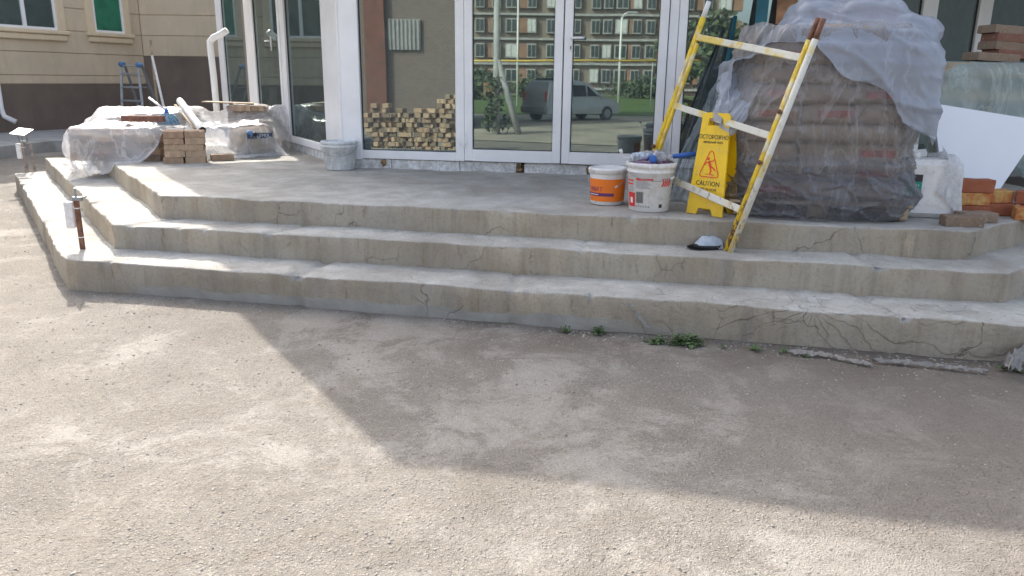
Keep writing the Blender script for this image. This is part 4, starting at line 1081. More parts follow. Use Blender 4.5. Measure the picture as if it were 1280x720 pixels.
# the face must look toward the viewer
zdir = MS.to_3x3() @ V((0, 0, 1)); fo = .0015 if zdir.y < 0 else -.0155
front = finish(bmf, 'front_panel', M_sign, sg)
bmb, _ = leaf(-1, .20); finish(bmb, 'rear_panel', M_sign, sg)
def sM(x, y, k=0): return MS @ Matrix.Translation((x, y, fo+k))
text('ОСТОРОЖНО', .040, sM(cx, .535), M_blackp, sg, sx=.85); text('мокрый пол', .026, sM(cx, .502), M_blackp, sg)
text('CAUTION', .046, sM(cx, .218), M_blackp, sg, sx=.9); text('WET FLOOR', .026, sM(cx, .178), M_blackp, sg)
def flat(poly, M, mat, name, root, th=.0008):
    bm = bmesh.new(); prism(bm, poly, 0, th); bmesh.ops.transform(bm, matrix=M, verts=bm.verts); return finish(bm, name, mat, root)
def ribbon(pts, w_, closed=False):
    bm = bmesh.new(); n = len(pts); L_, R_ = [], []
    for i in range(n):
        a = V(pts[(i-1) % n] if closed or i else pts[i]); b = V(pts[(i+1) % n] if closed or i < n-1 else pts[i]); c = V(pts[i])
        d = (b-a).normalized(); nrm = V((-d.y, d.x)); L_.append(bm.verts.new((c.x+nrm.x*w_/2, c.y+nrm.y*w_/2, .0008))); R_.append(bm.verts.new((c.x-nrm.x*w_/2, c.y-nrm.y*w_/2, .0008)))
    for i in range(n if closed else n-1): bm.faces.new((L_[i], R_[i], R_[(i+1) % n], L_[(i+1) % n]))
    return bm
tri = []
for k, (x, y) in enumerate(((cx-.075, .265), (cx+.075, .265), (cx, .45))):
    ctr = V((cx, .325)); c = V((x, y)); 
    for a in (-1, 0, 1):
        d = (ctr-c).normalized(); q = c+d*.022+V((d.y, -d.x))*a*-.013 if False else c+d*(.006 if a == 0 else .016)+V((-d.y, d.x))*(-a)*.014; tri.append((q.x, q.y))
bm = ribbon(tri, .007, True); bmesh.ops.transform(bm, matrix=sM(0, 0), verts=bm.verts); finish(bm, 'triangle', M_signred, sg)
def S(pts, w_):
    bm = ribbon([(cx+x, .275+y) for x, y in pts], w_); bmesh.ops.transform(bm, matrix=sM(0, 0, .0003), verts=bm.verts); return bm
man = bmesh.new()
for pts, w_ in (([(-.012, .098), (.004, .062)], .020), ([(.004, .064), (.030, .050), (.046, .036)], .011), ([(.002, .064), (.012, .030), (.006, .012)], .012),
                ([(-.010, .094), (-.034, .082), (-.046, .066)], .008), ([(-.008, .096), (.018, .098), (.030, .112)], .008), ([(-.030, .008), (.040, .006)], .005)):
    b_ = S(pts, w_); me = bpy.data.meshes.new('t'); b_.to_mesh(me); b_.free(); man.from_mesh(me); bpy.data.meshes.remove(me)
r_ = bmesh.ops.create_circle(man, cap_ends=True, segments=14, radius=.0105, matrix=sM(cx-.018, .275+.114, .001))
finish(man, 'falling_figure', M_signred, sg)
bm = bmesh.new()
for k in range(34):
    x_, y_ = random.uniform(.03, WB-.03), random.uniform(.05, .62)**1.2; bmesh.ops.create_circle(bm, cap_ends=True, segments=7, radius=random.uniform(.0015, .005), matrix=sM(x_, y_, .0012) @ Matrix.Diagonal((random.uniform(.6, 1), random.uniform(.8, 1.8), 1, 1)))
finish(bm, 'plaster_splashes', M_splash, sg)['kind'] = 'stuff'

# ================================================================== BUCKETS
def patch(root, R, H, a0, a1, z0, z1, mat, name, n=8, lift=.0012, skew=0):
    """print on the bucket side; R(z) its radius, angles in degrees seen from above"""
    bm = bmesh.new(); A, B = [], []
    for i in range(n+1):
        t = i/n; a = math.radians(a0+(a1-a0)*t); a_ = math.radians(a0+(a1-a0)*t+skew)
        r = R(z0)+lift; A.append(bm.verts.new((r*math.cos(a), r*math.sin(a), z0))); r = R(z1)+lift; B.append(bm.verts.new((r*math.cos(a_), r*math.sin(a_), z1)))
    for i in range(n): bm.faces.new((A[i], A[i+1], B[i+1], B[i]))
    return finish(bm, name, mat, root)
# white bucket
b0 = V((.985, 5.575, .582)); W1 = empty('paint_bucket', b0, 0, 'large white plastic bucket with red and black print, tools lying on its rim', 'bucket')
R0, R1, HB = .142, .168, .345
bucket_parts(W1, R0, R1, HB, M_wplast, True)
Rw = lambda z: R0+(R1-R0)*.8*z/(HB*.8)
fa = math.degrees(math.atan2(-b0.y, -b0.x))         # angle that looks at the viewer
def wp(x0, x1, z0, z1, mat, name, lift=.0012, skew=0): return patch(W1, Rw, HB, fa+x0, fa+x1, z0, z1, mat, name, 6, lift, skew)
wp(-72, -42, .035, .135, M_redp, 'red_block'); wp(-60, -50, .06, .10, M_wplast, 'white_figure', .002)
wp(-78, -48, .19, .20, M_redp, 'red_line'); wp(-74, -46, .215, .225, M_redp, 'red_line')
for k in range(3): wp(-70+k*2, -48, .145+k*.013, .152+k*.013, M_greyp, 'text_line')
wp(-38, 8, .225, .24, M_redp, 'red_bar')
for k in range(6): wp(-38, 4-(k % 3)*5, .170+k*.0085, .1745+k*.0085, M_greyp, 'text_line')
for k in range(11): wp(-38+k*2.0, -38+k*2.0+(1.2 if k % 3 else .7), .065, .145, M_blackp, 'barcode_line')
for k in range(6): wp(-38+k*7, -34+k*7, .035, .047, M_greyp, 'symbol')
for k in range(4):
    x = 30+k*7.5
    wp(x, x+5, .185, .212, M_redp, 'chevron', .0012, 4.5); wp(x+4.5, x+9.5, .212, .239, M_redp, 'chevron', .0012, -4.5)
wp(28, 38, .035, .06, M_blackp, 'black_symbol')
bail(W1, R1+.006, .285, None, -.35, math.radians(8), grip=6)
lf = bmesh.new()
lathe(lf, [(.0005, HB-.02), (R1-.012, HB-.018), (R1-.010, HB-.03)], 30); finish(lf, 'paint_residue', M_magenta, W1, True)
# splashes of dried paint over the rim
bm = bmesh.new()
for k in range(26):
    a = math.radians(fa+random.uniform(-100, 100)); l = random.uniform(.01, .05)
    rod(bm, (math.cos(a)*(R1+.007), math.sin(a)*(R1+.007), HB), (math.cos(a)*(R1+.009), math.sin(a)*(R1+.009), HB-l), .008, .003, seg=6)
finish(bm, 'dried_drips', M_wplast, W1, True)
zt = b0.z+HB
# tools on the rim
rl = empty('paint_roller', b0+V((-.09, -.04, HB+.035)), 0, 'splashed white paint roller lying on the left of the white bucket rim', 'paint roller')
bm = bmesh.new(); rod(bm, (-.05, -.02, 0), (.08, .03, .012), .032, seg=20); rod(bm, (-.06, -.023, 0), (-.05, -.02, 0), .026, seg=20); finish(bm, 'sleeve', M_rag, rl, True)
bm = bmesh.new(); tube(bm, [(-.05, -.02, 0), (-.12, -.03, .0), (-.135, -.03, .035)], .004); rod(bm, (-.135, -.03, .03), (-.145, -.035, .055), .012, seg=8); finish(bm, 'frame', M_wplast, rl, True)
bt = empty('blue_brush', b0+V((-.01, -.085, HB+.028)), 0, 'short round blue plastic tool resting on the middle of the bucket rim', 'tool')
bm = bmesh.new(); rod(bm, (0, -.03, 0), (.03, .12, .005), .024, seg=18); finish(bm, 'handle_body', M_blue, bt, True)
bm = bmesh.new(); lathe(bm, [(.024, 0), (.027, .004), (.02, .008), (.0005, .008)], 18, M=Matrix.Translation((0, -.03, 0)) @ V((-.2, -1, 0)).to_track_quat('Z', 'Y').to_matrix().to_4x4()); finish(bm, 'end_cap', M_blue, bt, True)
bm = pillow(.16, .12, .06, 8, 6, .5)
for v in bm.verts: v.co += V((0, 0, vnoise(v.co, 22, .035)))
bmesh.ops.translate(bm, vec=b0+V((.075, -.01, HB+.028)), verts=bm.verts); tag(finish(bm, 'work_glove', M_cloth, smooth=True), 'crumpled grey work glove on the right of the bucket rim', 'glove')
bm = pillow(.10, .08, .05, 5, 6, .5)
for v in bm.verts: v.co += V((0, 0, vnoise(v.co, 25, .03)))
bmesh.ops.translate(bm, vec=b0+V((.0, .05, HB+.04)), verts=bm.verts); tag(finish(bm, 'brown_rag', M_parquet, smooth=True), 'small brown rag tucked behind the roller on the bucket', 'rag')
ha = b0+V((.11, .03, HB+.03)); hb2 = atY(890, 190, 5.66)
hd = empty('roller_handle', ha, 0, 'long blue handle sticking out to the right of the bucket behind the caution sign', 'handle')
bm = bmesh.new(); rod(bm, (-.05, -.01, -.005), (.0, 0, 0), .007, seg=8); finish(bm, 'rod', M_alu, hd, True)
bm = bmesh.new(); rod(bm, (0, 0, 0), hb2-ha, .016, .021, seg=14); finish(bm, 'grip', M_blue, hd, True)
# orange bucket
b1 = V((.715, 5.86, .582)); W2 = empty('paint_bucket', b1, 0, 'smaller white lidded bucket with wide orange label, left of the large white bucket', 'bucket')
r0, r1, h1 = .124, .137, .275
bm = bmesh.new(); lathe(bm, [(r0*.95, 0), (r0, .006), (r1, h1*.82), (r1+.002, h1*.84), (r1+.010, h1*.845), (r1+.012, h1*.93), (r1+.013, h1*.935), (r1+.013, h1-.012), (r1+.008, h1-.002), (r1-.004, h1), (r1-.012, h1-.010), (.0005, h1-.012)], 44); finish(bm, 'bucket_body', M_wplast, W2, True)
Ro = lambda z: r0+(r1-r0)*z/(h1*.82)
fb = math.degrees(math.atan2(-b1.y, -b1.x))
patch(W2, Ro, h1, fb-88, fb+150, .028, .195, M_orange, 'orange_label', 40)
patch(W2, Ro, h1, fb-95, fb+22, .068, .092, M_purple, 'purple_band', 24, .002)
patch(W2, Ro, h1, fb-70, fb-30, .077, .082, M_wplast, 'white_text_line', 10, .003)
for i, ch in enumerate('ЭЖИТ'):
    a = math.radians(fb-66+i*15); r = Ro(.118)+.0022; q = V((math.cos(a), math.sin(a), 0))
    text(ch, .045, face_M(q*r+V((0, 0, .118)), (-q.y, q.x, 0), (0, 0, 1)), M_purple, W2, ex=.0003)
bail(W2, r1+.013, h1*.80, None, -.75, math.radians(-25), grip=7)
# grey bucket by the corner
b2 = V((-1.77, 7.955, .582)); W3 = empty('mortar_bucket', b2, 0, 'grey mortar splashed bucket standing at the corner post of the pavilion', 'bucket')
bucket_parts(W3, .148, .176, .285, M_gbuck, True); bail(W3, .184, .235, None, -.55, 0)
# cap on the middle step
cpo = onz(886, 309, .402)
cp = empty('cap', cpo, math.radians(20), 'grey baseball cap with black brim lying on the middle step by the ladder foot', 'cap')
bm = bmesh.new(); bmesh.ops.create_uvsphere(bm, u_segments=30, v_segments=18, radius=1)
bmesh.ops.delete(bm, geom=[v for v in bm.verts if v.co.z < -.05], context='VERTS')
for v in bm.verts:
    x, y, z = v.co; seam = .98+.02*abs(math.sin(math.atan2(y, x)*3)); h_ = .085 if x > 0 else .085*(1-.35*x*x)
    v.co = V((x*.105*seam, y*.080*seam, max(0, z)*h_-.020*math.exp(-((x-.1)**2+y*y)*6)))+V((vnoise((x, y, z), 2, .012), vnoise((x, y+4, z), 2, .010), vnoise((x+3, y, z), 3.0, .016)*z))
finish(bm, 'crown', M_cap, cp, True)
bm = bmesh.new(); A, B = [], []
for i in range(17):
    a = -1.15+2.3*i/16; inn_ = V((-.096*math.cos(a), .080*math.sin(a), .014)); ou = inn_+V((-.055*math.cos(a*.9)-.012, .010*math.sin(a), -.006))
    A.append(bm.verts.new(inn_)); B.append(bm.verts.new(ou))
for i in range(16): bm.faces.new((A[i], A[i+1], B[i+1], B[i]))
bmesh.ops.solidify(bm, geom=bm.faces[:], thickness=.004); finish(bm, 'brim', M_capd, cp, True)
bm = bmesh.new(); lathe(bm, [(.001, .0), (.108, .0), (.110, .012), (.106, .024)], 30, fn=lambda p, t: V((p.x*.985, p.y*.755, p.z))); finish(bm, 'sweat_band', M_capd, cp, True)

# ================================================================== CANISTER, SACK, BOARD, BRICKS
cn = empty('canister', (2.91, 5.46, .582), math.radians(-16), 'white plastic canister with green label beside the wrapped heap, sack over its top', 'canister')
bm = bmesh.new(); box(bm, (0, 0, .20), (.36, .26, .40), bev=.035); bmesh.ops.subdivide_edges(bm, edges=bm.edges, cuts=1)
finish(bm, 'canister_body', M_wplast, cn)
bm = bmesh.new(); rod(bm, (-.10, 0, .40), (-.10, 0, .44), .035, seg=18); finish(bm, 'screw_cap', M_wplast, cn, True)
bm = bmesh.new(); box(bm, (-.105, -.1315, .215), (.10, .003, .17)); finish(bm, 'dark_label', M_blackp, cn)
bm = bmesh.new(); box(bm, (-.105, -.134, .205), (.10, .003, .09)); finish(bm, 'green_label', M_greenp, cn)
text('SMART', .022, face_M((-.105, -.1365, .222), (1, 0, 0), (0, 0, 1)), M_wplast, cn); 
nu, nv = 56, 56
U, Vv = np.meshgrid(np.linspace(-1, 1, nu), np.linspace(-1, 1, nv), indexing='ij')
cc = V((3.03, 5.53, 0)); rz = math.radians(20)
X = cc.x+U*.34*math.cos(rz)-Vv*.32*math.sin(rz); Y = cc.y+U*.34*math.sin(rz)+Vv*.32*math.cos(rz)
SB = [((2.91, 5.46, .78), (.185, .135, .22), math.radians(-16)), ((2.97, 5.50, 1.08), (.09, .09, .15), .3), ((HC.x, HC.y, 1.1), (HS[0]/2+.03, HS[1]/2+.03, .6), HR)]
PS = drape(np.stack([X, Y, 1.30+.02*np.sin(U*7)*np.cos(Vv*6)], -1), nu, nv, SB, 90, 1.05, 21)
tag(sheet_obj('plastic_sack', PS, M_sack, 2, 3), 'crumpled translucent white sack draped over the canister', 'plastic sack')
def tilted_poly(pts, th, name, mat):
    pts = [V(p) for p in pts]; n = (pts[1]-pts[0]).cross(pts[2]-pts[0]).normalized()
    bm = bmesh.new(); A = [bm.verts.new(p) for p in pts]; B = [bm.verts.new(p+n*th) for p in pts]; k = len(pts)
    bm.faces.new(A); bm.faces.new(B[::-1])
    for i in range(k): bm.faces.new((A[i], B[i], B[(i+1) % k], A[(i+1) % k]))
    bmesh.ops.recalc_face_normals(bm, faces=bm.faces); return finish(bm, name, mat)
pl = lambda px, py: atY(px, py, 5.80+.0014*(237-py))
o = tilted_poly([pl(1166, 129), pl(1310, 152), pl(1300, 163), pl(1247, 241), pl(1180, 241)], .03, 'foam_board', M_board)
tag(o, 'large white foam board leaning behind the bricks at the right', 'foam board')
BL_, BW_, BHh = .25, .12, .088
def brick(px, py, z, rz, mat, label, yoff=0.06, tilt=0, end=None):
    p = onz(px, py, z) if not isinstance(px, V) else px
    bm = bmesh.new(); box(bm, (0, 0, BHh/2), (BL_, BW_, BHh), bev=.005); bmesh.ops.subdivide_edges(bm, edges=[e for e in bm.edges if e.calc_length() > .06], cuts=2, use_grid_fill=True)
    for v in bm.verts: v.co += V((vnoise(v.co+V((px if not isinstance(px, V) else px.x, 0, 0)), 14, .006), vnoise(v.co+V((0, py, 0)), 14, .006), vnoise(v.co+V((0, 0, z)), 14, .004)))
    o = finish(bm, 'brick', [mat, M_bricky]); o.location = (p.x, p.y+yoff, z); o.rotation_euler = (0, tilt, rz)
    return tag(o, label, 'brick')
q = onz(1212, 273, .582); a0 = math.radians(-6)
B0 = V((q.x, q.y+.06, 0))
brick(V((B0.x, B0.y, 0)), 1, .582, a0, M_brick, 'red brick at the bottom of the three brick stack', 0)
brick(V((B0.x-.005, B0.y-.005, 0)), 2, .672, a0+.05, M_bricky, 'sandy yellow faced brick in the middle of the three brick stack', 0)
brick(V((B0.x+.015, B0.y, 0)), 3, .762, a0-.03, M_brick, 'red brick on top of the three brick stack', 0)
brick(V((B0.x+.02, B0.y+.14, 0)), 4, .762, a0+.1, M_brick, 'brick behind the top of the three brick stack', 0) if False else None
brick(V((B0.x+.26, B0.y+.11, 0)), 5, .582, a0+.15, M_brick, 'dark red brick lying low just right of the three brick stack', 0)
brick(V((B0.x+.24, B0.y+.12, 0)), 6, .672, a0+.2, M_bricky, 'yellowish brick lying flat on the low dark red brick', 0)
brick(V((B0.x+.42, B0.y-.10, 0)), 7, .582, a0-.25, M_bricky, 'sandy yellow brick at the terrace edge, rightmost of the lower row', 0)
brick(V((B0.x+.50, B0.y+.03, 0)), 8, .672, a0-.45, M_brick, 'red brick lying across the rightmost sandy brick', 0)
brick(V((B0.x+.60, B0.y+.10, 0)), 9, .582, a0-.2, M_brick, 'red brick at the right edge behind the sandy brick', 0)
p = onz(1204, 283, .582); paver(M_paverg, (p.x, p.y+.03, .583), math.radians(-8), 'grey brown wavy paver lying at the terrace edge below the brick stack')
p = onz(1228, 281, .582); paver(M_paverg, (p.x+.02, p.y+.12, .583), math.radians(5), 'grey brown paver lying under the edge of the bricks at the right')
# trestle with pavers under a clear sheet, right of the heap
ts = empty('wooden_trestle', (3.78, 6.66, .58), math.radians(8), 'low wooden trestle with two pale slats seen through the clear sheet at the right', 'trestle')
for u in (-.5, .5):
    for v in (-.36, .36):
        bm = bmesh.new(); box(bm, (u, v, .49), (.06, .05, .98), bev=.004); finish(bm, 'leg', M_woodp, ts)
for z in (.60, .82, 1.0):
    for v in (-.40, .40):
        bm = bmesh.new(); box(bm, (0, v, z), (1.15, .022, .085), bev=.003); finish(bm, 'slat', M_woodp, ts)
for k in range(6):
    bm = bmesh.new(); box(bm, (0, -.34+.137*k, 1.055), (1.15, .10, .022), bev=.003); finish(bm, 'top_slat', M_woodp, ts)
nu, nv = 70, 60
U, Vv = np.meshgrid(np.linspace(-1, 1, nu), np.linspace(-1, 1, nv), indexing='ij')
X = 3.90+U*1.0-Vv*.12; Y = 6.66+U*.12+Vv*.98
RB = [((3.78, 6.66, 1.10), (.60, .44, .545), math.radians(8))]
PR = drape(np.stack([X, Y, np.full_like(X, 1.78)], -1), nu, nv, RB, 120, 1.04, 31)
tag(sheet_obj('plastic_sheet', PR, M_filmR, 3, 5), 'clear greenish plastic sheet over the trestle at the right edge', 'plastic sheet')
def rtop(x, y): d = (PR[..., 0]-x)**2+(PR[..., 1]-y)**2; return float(PR[..., 2].flat[int(d.argmin())])
zr = 1.665; names = ['lowest', 'second', 'third', 'fourth']
big = paver_mesh(.36, .2, .062, M_paverr); PM['bigr'] = big; PM['bigg'] = paver_mesh(.36, .2, .062, M_paverg)
def bigp(key, loc, rz, label, group=None):
    o = bpy.data.objects.new('paver', PM[key]); COL.objects.link(o); o.location = loc; o.rotation_euler = (0, 0.05, rz); return tag(o, label, 'paver', group)
xx = atY(1252, 80, 6.5).x
bigp('bigg', (xx-.10, 6.50, zr), .1, 'grey brown paver alone at the bottom left of the stack on the right sheet')
for k in range(4):
    for i in range(2):
        bigp('bigr' if k % 2 == 0 or i else 'bigg', (xx+.10+i*.37-.03*(k % 2), 6.58+.02*k, zr+.064*(k+.4)), .12+.05*(k % 2), 'reddish wavy paver in the stack lying on the right sheet, '+names[k]+' layer, '+('right' if i else 'left')+' end', 'pavers stacked on the right sheet')

# ================================================================== SCRAPS, WEEDS, STONES ALONG THE FOOT OF THE STEPS
def foot(px, py): return onz(px, py, .006)
scrap('film_scrap', [foot(x, y) for x, y in ((985, 441), (1010, 443), (1040, 447), (1065, 453), (1090, 458))], .085, M_scrap, 'torn dusty film strip on the asphalt at the foot of the bottom step, left piece', 1)
scrap('film_scrap', [foot(x, y) for x, y in ((1090, 452), (1130, 455), (1170, 459), (1205, 463), (1235, 466))], .06, M_scrap, 'long torn film strip on the asphalt at the foot of the bottom step, right piece', 2)
scrap('film_scrap', [onz(x, y, .03) for x, y in ((1262, 468), (1272, 455), (1290, 440), (1300, 425))], .16, M_scrap, 'bunched grey film at the right edge against the bottom step', 3, amp=.08)
def wall_scrap(pix, wd_, label, seed):
    pts = []
    for x, y in pix:
        p = None; r = ray(x, y)     # where the line of sight meets the lowest riser
        y0 = 5.355; k = -(5.355-3.985)/(3.1+3.187)
        t = (5.355+k*3.187-0)/(r.y-k*r.x); p = V((0, 0, EYE))+r*t; pts.append(p+V((0, -.03, 0)))
    vs, fs = [], []
    for i, p in enumerate(pts):
        w_ = wd_*(.4+.6*abs(math.sin(i*1.7+seed)))
        vs += [p+V((-w_/2, -.005*(i % 2), w_*.2)), p+V((0, -.02*((i+1) % 2), 0)), p+V((w_/2, -.006, -w_*.25))]
    for i in range(len(pts)-1): fs += [(i*3, i*3+1, i*3+4, i*3+3), (i*3+1, i*3+2, i*3+5, i*3+4)]
    o = raw('film_scrap', vs, fs, M_scrap, smooth=True); m = o.modifiers.new('s', 'SUBSURF'); m.levels = m.render_levels = 2; return tag(o, label, 'plastic scrap')
wall_scrap([(776, 375), (782, 379), (787, 383), (790, 378)], .05, 'small white film tip poking from the riser of the bottom step', 1)
wall_scrap([(792, 386), (797, 393), (801, 400), (808, 406), (818, 412), (830, 417), (845, 424), (862, 430)], .07, 'torn film tongue hanging down the riser of the bottom step above the weeds', 2)
def leaf_bm(bm, base, dirv, l, w_, droop=.3):
    d = V(dirv).normalized(); s = d.cross(V((0, 0, 1)))
    if s.length < .1: s = V((1, 0, 0))
    s.normalize(); A = []
    for i, (t, ww) in enumerate(((0, .15), (.35, .9), (.7, .8), (1, .02))):
        c = V(base)+d*l*t-V((0, 0, droop*l*t*t)); A.append((bm.verts.new(c-s*w_*ww/2+V((0, 0, w_*.15))), bm.verts.new(c), bm.verts.new(c+s*w_*ww/2+V((0, 0, w_*.15)))))
    for a, b in zip(A, A[1:]): bm.faces.new((a[0], a[1], b[1], b[0])); bm.faces.new((a[1], a[2], b[2], b[1]))
def weed(px, py, n, size, label, z=.0, wide=.45):
    p = onz(px, py, z); bm = bmesh.new()
    for k in range(n):
        a = random.uniform(0, 2*PI); el = random.uniform(.15, 1.2); d = V((math.cos(a)*math.cos(el), math.sin(a)*math.cos(el), math.sin(el)))
        b = V((random.uniform(-1, 1), random.uniform(-.6, .6), 0))*size*.35; l = size*random.uniform(.4, 1)
        leaf_bm(bm, b, d, l*.8, l*wide*random.uniform(.6, 1), .4)
        leaf_bm(bm, b+d*l*.5, d+V((random.uniform(-.6, .6), random.uniform(-.6, .6), 0)), l*.5, l*wide*.8, .5)
    o = finish(bm, 'weed', M_green); o.location = p
    return tag(o, label, 'weed')
weed(858, 430, 46, .11, 'largest leafy green weed at the foot of the bottom step below the torn film')
weed(822, 428, 26, .08, 'small dark green weed just left of the largest weed')
weed(746, 416, 22, .07, 'tiny green weed at the foot of the step left of the torn film')
weed(707, 415, 16, .06, 'leftmost tiny weed along the front of the bottom step')
weed(944, 437, 16, .06, 'tiny weed under the front riser below the ladder')
weed(1262, 462, 14, .09, 'small weed among the film scraps near the right edge')
weed(978, 440, 10, .05, 'tiny weed at the left end of the film strips')
weed(67, 268+2, 60, .12, 'bright green grass tuft on the asphalt left of the steps', wide=.12)
for k, (px, n_) in enumerate(((840, 12), (872, 10), (805, 8), (905, 7), (1010, 7), (1120, 6))):
    weed(px, 417+(px-707)*.092+random.uniform(-1, 3), n_, .045, ['small sprout in the joint between the two largest weeds', 'small sprout just right of the largest weed', 'tiny sprout below the torn film tongue', 'tiny sprout in the joint right of the largest weed', 'tiny sprout beside the left film strip', 'tiny sprout behind the long right film strip'][k])
def stones():
    base = []
    for s in range(4):
        b = bmesh.new(); bmesh.ops.create_icosphere(b, subdivisions=1, radius=1)
        for v in b.verts: v.co = V((v.co.x*random.uniform(.8, 1.2), v.co.y*random.uniform(.7, 1.1), v.co.z*random.uniform(.4, .7)))
        base.append((np.array([v.co[:] for v in b.verts]), [tuple(v.index for v in f.verts) for f in b.faces])); b.free()
    vs, fs, off = [], [], 0
    def put(x, y, z, r):
        nonlocal off
        bv, bf = random.choice(base); a = random.uniform(0, 2*PI); c, s = math.cos(a), math.sin(a)
        q = bv*r; q = np.stack([q[:, 0]*c-q[:, 1]*s+x, q[:, 0]*s+q[:, 1]*c+y, q[:, 2]+z+r*.12], -1)
        vs.append(q); fs.extend([tuple(i+off for i in f) for f in bf]); off += len(q)
    def gz(x, y): return vnoise((x, y, 0), .7, .012)+vnoise((x, y, 5), 4, .004)-.004
    for k in range(2600):
        y = .9+3.6*random.random()**1.3; x = random.uniform(-.85, .85)*y; put(x, y, gz(x, y), random.choice((.0025, .003, .004, .005, .006))*random.uniform(.7, 1.2))
    for k in range(3500):
        y = random.uniform(3.5, 11); x = random.uniform(-.75, .7)*y
        if y > 5.355-.218*(x+3.187)-.05 and x > -3.187-(y-5.355)*.70-.05: continue
        put(x, y, gz(x, y), random.uniform(.003, .009))
    for k in range(800):                                  # rubble gathered at the foot of the riser
        x = random.uniform(-3.0, 3.0); y = 5.355-.218*(x+3.187)-.03-abs(random.gauss(0, .09)); put(x, y, gz(x, y), random.uniform(.003, .009)*(1.15 if x > .3 else .8))
    tag(raw('loose_stones', np.concatenate(vs), fs, M_stone), kind='stuff')
    vs.clear(); fs.clear(); off = 0
    for k in range(700):                                  # crumbs on the treads
        t = random.random(); s = random.choice(((S1, .215), (S2, .4)))
        a = V(s[0][1]).lerp(V(s[0][2]), t) if random.random() < .7 else V(s[0][1]).lerp(V(s[0][0]), t)
        x, y = a.x+random.uniform(0, .05), a.y+random.uniform(.06, .36); put(x, y, s[1]+vnoise((x, y, 0), 1, .002), random.uniform(.002, .005))
    tag(raw('concrete_crumbs', np.concatenate(vs), fs, M_stone), kind='stuff')
stones()
# ================================================================== WHAT THE PANES MIRROR: THE STREET BEHIND THE CAMERA
NM = V((math.sin(FA), math.cos(FA), 0)); PM0 = V((0, 7.83, 0))
def mir(p): p = V((*p, 0)) if len(p) == 2 else V(p); return p-2*((p-PM0).dot(NM))*NM
def mg(px, Yv, z=0): r = ray(px, 100); return mir((r.x*Yv/r.y, Yv, z))       # a point of the mirrored image, put back where it stands
def mirbm(bm):
    for v in bm.verts: v.co = mir(v.co)
    bmesh.ops.reverse_faces(bm, faces=bm.faces); return bm
def vx(px, Yv): r = ray(px, 100); return r.x*Yv/r.y
def vz(py, Yv, px=640): r = ray(px, py); return EYE+r.z*Yv/r.y
def mpart(name, bm, mat, root, smooth=False, parent=None): return part(name, mirbm(bm), mat, root, smooth, parent)
t = NT('apartment_brick'); W = t.world()
zz = t.sep(W)[2]; c = t.mix(t.ramp(t.noise(.5, W, 5), (.3, 0.), (.7, 1.)), (.20, .165, .135), (.25, .20, .165))
M_apt = t.done(c, .9)
M_apt2 = basic('orange_brick_infill', (.26, .15, .10), .9, .2, 1)
M_asph = basic('dirt_road', (.34, .30, .235), .95, .25, .4, .3, 5)
t = NT('mown_grass'); W = t.world(); c = t.ramp(t.noise(1.3, W, 7, .7), (.3, (.05, .10, .02)), (.6, (.11, .17, .04)), (.8, (.17, .18, .07)))
M_grass = t.done(c, .95, t.bump(t.noise(9, W, 5), 1, .1))
def quadsheet(name, pts, z, mat):
    return tag(raw(name, [V((mir(p).x, mir(p).y, z)) for p in pts], [tuple(range(len(pts)))], mat), kind='structure')
quadsheet('dirt_road', [mir(p)[:] for p in ((-45, -3, 0), (45, -3, 0), (60, -34, 0), (-75, -14, 0))], .012, M_asph)
quadsheet('grass_verge', [(-60, 35), (60, 35), (80, 84), (-80, 84)], .03, M_grass)
ap = empty('apartment_block', mir((0, 88, 0)), 0, 'long brick apartment block across the street mirrored in the door panes', 'apartment block')
x0, x1 = vx(500, 88), vx(913, 88)
bm = bmesh.new(); box(bm, ((x0+x1)/2, 95, 9), (x1-x0, 13, 18)); mpart('wall', bm, M_apt, ap)
bm = bmesh.new(); box(bm, ((x0+x1)/2, 95, 18.3), (x1-x0+.6, 13.6, .5)); mpart('roof', bm, M_roofm, ap)
wx = [512, 530, 552, 575, 600, 620, 639, 664, 687, 716, 742, 757, 774, 793, 810, 832, 856, 878, 900]
wm = gm = im = None
for fl in range(6):
    zc = vz(94-31*fl, 88)
    for k, px in enumerate(wx):
        X_ = vx(px, 88); ww = .95 if k % 3 else 1.3
        bm = bmesh.new(); box(bm, (X_, 88.42, zc), (ww, 1.0, 1.45)); f_ = mpart('window', bm, M_path, ap)
        bm = bmesh.new(); box(bm, (X_-ww*.23, 87.9, zc), (ww*.38, .03, 1.2)); box(bm, (X_+ww*.23, 87.9, zc), (ww*.38, .03, 1.2)); mpart('pane', bm, M_curtain if (k*7+fl*3) % 5 == 0 else M_farpane, ap, False, f_)
        if k % 2 == 0:
            bm = bmesh.new(); box(bm, (X_+1.35, 88.45, zc), (1.0, .96, 1.5)); mpart('brick_panel', bm, M_apt2, ap)
    bm = bmesh.new(); box(bm, ((x0+x1)/2, 88.44, zc-1.35), (x1-x0, .97, .22)); mpart('floor_band', bm, M_roofm if False else M_path, ap)
